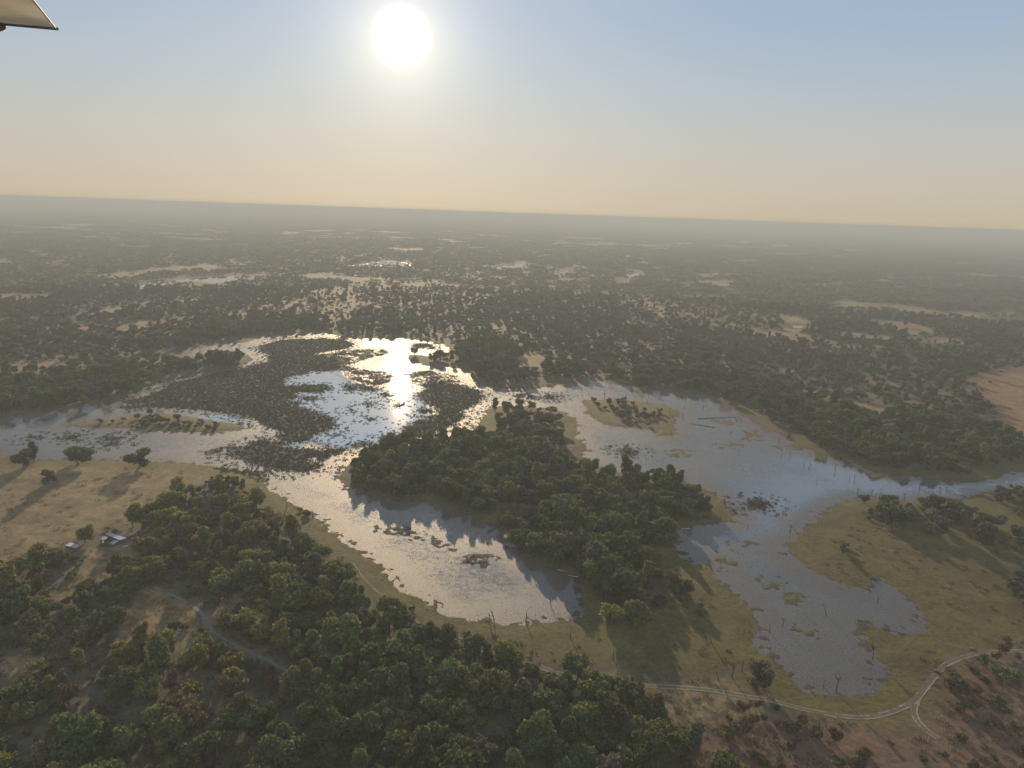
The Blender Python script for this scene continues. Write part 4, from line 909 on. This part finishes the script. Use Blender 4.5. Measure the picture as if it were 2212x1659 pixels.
mound(1765, 1018, 'T7', .9, 'small dark mound on brown grass above the track bend')

# ------------------------------------------------------------------ sheds on the tan clearing
M_TIN = mat_plain('bright_roofing_sheet', (.58, .60, .59), .5, 2.0, .15); M_TIND = mat_plain('weathered_roofing_sheet', (.27, .25, .23), .7, 2.0, .3); M_TINB = mat_plain('grey_blue_roofing_sheet', (.22, .23, .23), .7, 2.0, .3)
M_PLANK = mat_plain('dark_plank_wall', (.07, .06, .05), .9, 6.0, .4, stretch=(1, 1, 8)); M_DRUM = mat_plain('white_plastic', (.8, .8, .78), .5)
def sheet(V, F, a, b, c, d, n=40, amp=.035, th=.02):
    """corrugated sheet over the corners a-b-c-d, waves running across a->b, with thickness"""
    k = len(V); a, b, c, d = (np.array(q, float) for q in (a, b, c, d)); nn = np.cross(b - a, d - a); nn /= np.linalg.norm(nn); nn = nn if nn[2] > 0 else -nn
    for i in range(n + 1):
        t = i / n; w = nn * amp * math.sin(i * math.pi / 2)
        for s_ in (th, -th): V.append(tuple(a + (b - a) * t + w + nn * s_)); V.append(tuple(d + (c - d) * t + w + nn * s_))
    for i in range(n):
        p, q = k + 4 * i, k + 4 * i + 4; F += [(p, p + 1, q + 1, q), (p + 2, q + 2, q + 3, p + 3), (p, q, q + 2, p + 2), (p + 1, p + 3, q + 3, q + 1)]
def shed(name, tile, corners, zs, panels, walls, label, cat, wall_h=.92):
    """corners: roof corners traced in the photo a b c d with heights zs; panels: (u0, u1, material, part name)"""
    P = [np.array(gp(*v_of(tile, *c), z) + (z,)) for c, z in zip(corners, zs)]; base = sum(P) / 4; g0 = gz(base[0], base[1]); base[2] = g0
    e = empty(name, tuple(base)); P = [p - base for p in P]; a, b, c, d = P
    for u0, u1, m_, nm in panels:
        V, F = [], []; sheet(V, F, a + (b - a) * u0, a + (b - a) * u1, d + (c - d) * u1, d + (c - d) * u0, max(8, int(np.linalg.norm(b - a) * (u1 - u0) * 5))); mesh_obj(nm, V, F, m_, e)
    def inner(p): q = p * .9; q[2] = p[2] - .06; return q
    I = [inner(p) for p in P]
    for p in I:
        V, F = [], []; tube(V, F, (p[0], p[1], -.3), p, .09, .08, 7, True); mesh_obj('post', V, F, M_PLANK, e)
    for k in walls:
        p, q = I[k], I[(k + 1) % 4]; dx = (q - p)[:2]; L = np.linalg.norm(dx); nx = np.array([-dx[1], dx[0]]) / L * .05; V, F = [], []
        n = max(3, int(L / .3))
        for i in range(n):
            t0, t1 = (i + .03) / n, (i + .97) / n; r_ = ((i * 7919) % 13) / 13 * .08
            for t in (t0, t1):
                x, y = p[:2] + dx * t; z = (p[2] + (q[2] - p[2]) * t) * wall_h - r_
                for s_ in (1, -1): V += [(x + nx[0] * s_, y + nx[1] * s_, -.2), (x + nx[0] * s_, y + nx[1] * s_, z)]
            k0 = len(V) - 8; F += [(k0, k0 + 1, k0 + 5, k0 + 4), (k0 + 2, k0 + 6, k0 + 7, k0 + 3), (k0 + 1, k0 + 3, k0 + 7, k0 + 5), (k0, k0 + 2, k0 + 3, k0 + 1), (k0 + 4, k0 + 5, k0 + 7, k0 + 6)]
        mesh_obj('wall', V, F, M_PLANK, e)
    for i in range(4):
        V, F = [], []; tube(V, F, I[i] - np.array([0, 0, .03]), I[(i + 1) % 4] - np.array([0, 0, .03]), .05, .05, 6)
        if i % 2 == 0: mesh_obj('roof_beam', V, F, M_PLANK, e)
    tag(e, label, cat, 'metal-roofed sheds on the tan clearing')
shed('shed', 'R8', [(968, 563), (1185, 652), (1287, 620), (1058, 549)], (2.5, 2.5, 3.0, 3.0), [(0, .53, M_TIND, 'weathered_roof'), (.54, 1, M_TIN, 'bright_roof')], (0, 1, 2, 3), 'longest shed, roof half weathered brown and half bright metal', 'shed')
shed('shelter', 'R8', [(903, 642), (976, 647), (1024, 600), (950, 599)], (2.2, 2.2, 2.3, 2.3), [(0, 1, M_TINB, 'roof')], (0, 2), 'small grey-blue lean-to roof at the left of the longest shed', 'shed')
shed('shelter', 'R8', [(1030, 703), (1092, 716), (1187, 660), (1100, 654)], (1.9, 1.8, 2.0, 2.1), [(0, .5, M_TINB, 'roof_sheet'), (.51, 1, M_TIND, 'roof_sheet')], (0, 3), 'open shelter of patched grey sheets in front of the longest shed', 'shed')
shed('shelter', 'R8', [(1224, 741), (1268, 758), (1322, 732), (1292, 717)], (1.1, 1.1, 1.15, 1.15), [(0, 1, M_TIND, 'roof')], (), 'low brown roofed rack at the right of the sheds', 'rack')
shed('shed', 'R8', [(390, 726), (560, 772), (604, 724), (470, 684)], (2.2, 2.2, 2.5, 2.5), [(0, .42, M_TIN, 'bright_roof'), (.43, 1, M_TIND, 'weathered_roof')], (0, 1, 2), 'left shed with a bright pale blue roof end beside the green tree', 'shed')
def reed_fence(tile, A, B, h, label):
    x0, y0 = g(tile, *A); x1, y1 = g(tile, *B); n = 40; V, F = [], []; rng = np.random.default_rng(5)
    for i in range(n):
        t = i / n; tube(V, F, (x0 + (x1 - x0) * t + rng.normal(0, .03), y0 + (y1 - y0) * t + rng.normal(0, .03), -.1), (x0 + (x1 - x0) * t + rng.normal(0, .06), y0 + (y1 - y0) * t, h * rng.uniform(.85, 1.1)), .07, .05, 5, True)
    o = mesh_obj('pole_fence', V, F, M_DEAD); o.location = (0, 0, gz(x0, y0)); tag(o, label, 'fence')
reed_fence('R8', (915, 775), (1060, 775), 1.5, 'dark pole screen in front of the open patched shelter')
V, F = [], []
for z0, z1, r0, r1 in ((0, .05, .38, .40), (.05, .45, .40, .40), (.45, .5, .43, .43), (.5, .95, .40, .40), (.95, 1.0, .40, .34), (1.0, 1.06, .15, .14)): tube(V, F, (0, 0, z0), (0, 0, z1), r0, r1, 18, True)
x, y = g('R8', 945, 715); o = mesh_obj('drum', V, F, M_DRUM); o.location = (x, y, gz(x, y)); o.scale = (.75,) * 3; tag(o, 'white drum standing beside the grey-blue lean-to', 'drum')

# ------------------------------------------------------------------ the aircraft's wing overhead
def mat_wing():
    t = NT('worn_translucent_wing_tip'); v = t.node('ShaderNodeMapping', {'Vector': t.node('ShaderNodeTexCoord').outputs['Object'], 'Scale': (.6, .6, 9.0)}).outputs[0]
    c = t.node('ShaderNodeVectorMath', {0: (.88, .82, .68), 'Scale': t.ramp(t.noise(2.6, 4, v), .3, .7, .72, 1.08)}, operation='SCALE').outputs[0]
    d = t.node('ShaderNodeBsdfDiffuse', {'Color': c}); tr = t.node('ShaderNodeBsdfTranslucent', {'Color': c})
    return t.done(t.node('ShaderNodeMixShader', {0: .5, 1: d.outputs[0], 2: tr.outputs[0]}).outputs[0])
M_WING = mat_wing(); M_EDGE = mat_plain('dark_edge_strip', (.24, .225, .27), .6); M_FAIR = mat_plain('grey_fairing', (.22, .21, .19), .5)
cp = np.array([0, 0, CAM_H])
Tp = cp + ray(121, 62) * 5.2; Ap = cp + ray(72, 0) * 4.55; Bp = cp + ray(0, 50) * 5.35
ea = (Ap - Tp); ea /= np.linalg.norm(ea); eb = (Bp - Tp); eb /= np.linalg.norm(eb); nn = np.cross(ea, eb); nn /= np.linalg.norm(nn); nn = nn if nn[2] > 0 else -nn
we = empty('aircraft_wing', tuple(Tp)); LA, LB = 4.2, 1.5
def wing_skin():
    V, F = [], []; n, m_ = 14, 12
    for side in (0, 1):
        for i in range(n + 1):
            for j in range(m_ + 1):
                u, w = LA * i / n, LB * j / m_; t = j / m_; thick = .16 * 2.6 * (.5 * math.sin(math.pi * t) ** 1.2) * min(1, .35 + i / 3)
                V.append(tuple(ea * u + eb * w + nn * (thick * .75 if side else -thick * .12 + .004)))
    st = (n + 1) * (m_ + 1)
    for side in (0, 1):
        for i in range(n):
            for j in range(m_):
                a = side * st + i * (m_ + 1) + j; F.append((a, a + 1, a + m_ + 2, a + m_ + 1))
    for j in range(m_): F.append((j, st + j, st + j + 1, j + 1))
    return V, F
V, F = wing_skin(); mesh_obj('wing_skin', V, F, M_WING, we, True)
V, F = [], []; tube(V, F, -ea * .005, ea * LA, .004, .006, 8, True); mesh_obj('trailing_edge', V, F, M_EDGE, we)
V, F = [], []; tube(V, F, eb * -.01, eb * LB, .008, .022, 8, True); mesh_obj('wing_tip_edge', V, F, M_EDGE, we)
bm = bmesh.new(); bmesh.ops.create_uvsphere(bm, u_segments=48, v_segments=28, radius=1)
mx = Matrix(((eb[0], ea[0], nn[0], 0), (eb[1], ea[1], nn[1], 0), (eb[2], ea[2], nn[2], 0), (0, 0, 0, 1)))
for v in bm.verts:
    q = Vector((v.co.x * .30, v.co.y * .06, v.co.z * .055)); v.co = mx @ q + Vector(eb * .56 + ea * .02 - nn * .02)
fm = bpy.data.meshes.new('wing_tip_fairing'); bm.to_mesh(fm); bm.free(); fm.materials.append(M_FAIR); fm.polygons.foreach_set('use_smooth', [True] * len(fm.polygons))
o = bpy.data.objects.new('wing_tip_fairing', fm); COL.objects.link(o); o.parent = we
tag(we, 'pointed tip of a pale worn aircraft wing seen from below', 'aircraft wing')

# ------------------------------------------------------------------ dry grass on the near ground
M_STRAW = mat_leaf('dry_straw_grass', (.21, .155, .085), 0.25, 0.4); M_HERB = mat_leaf('grey_olive_herbs', (.095, .088, .05), 0.25, 0.4)
GT = []
for q in range(3):
    for mt in (M_STRAW, M_HERB):
        m_ = tuft(140 + q, 30, .75, 1.6, .13); m_.materials.append(mt); GT.append(bpy.data.objects.new('grass_tuft', m_))
x, y, rng = scatter(165, 470, 2.5, 88, 39)
R = field(x, y, True); nz = fbm(x, y, 14, 201, 3) + .5 * fbm(x, y, 70, 203, 2)
pd = np.where(R['d'] < -10, np.clip(.38 + 1.1 * nz, 0, .9), 0) * np.where(R['belt'] > .4, .22, 1) * np.where(sdf(DRY[0][1], x, y) > 0, .22, 1)
keep = (rng.uniform(0, 1, len(x)) < pd) & ~along(PATHS, x, y, 2.2) & (np.hypot(x - SHED_SPOT[0], y - SHED_SPOT[1]) > 7)
straw = rng.uniform(0, 1, len(x)) < np.clip(.25 + .75 * R['dry'] + .2 * R['brown'], 0, 1)
ki = np.where(straw, 0, 1) + 2 * rng.integers(0, 3, len(x))
gn_scatter('grass', np.stack([x, y, R['z']], 1)[keep], ki[keep], rng.uniform(0, 6.283, keep.sum()), rng.uniform(.4, 1.15, keep.sum()), GT, 'dry straw grass and low grey herbs between the near trees', 'grass')
print('grass', keep.sum())
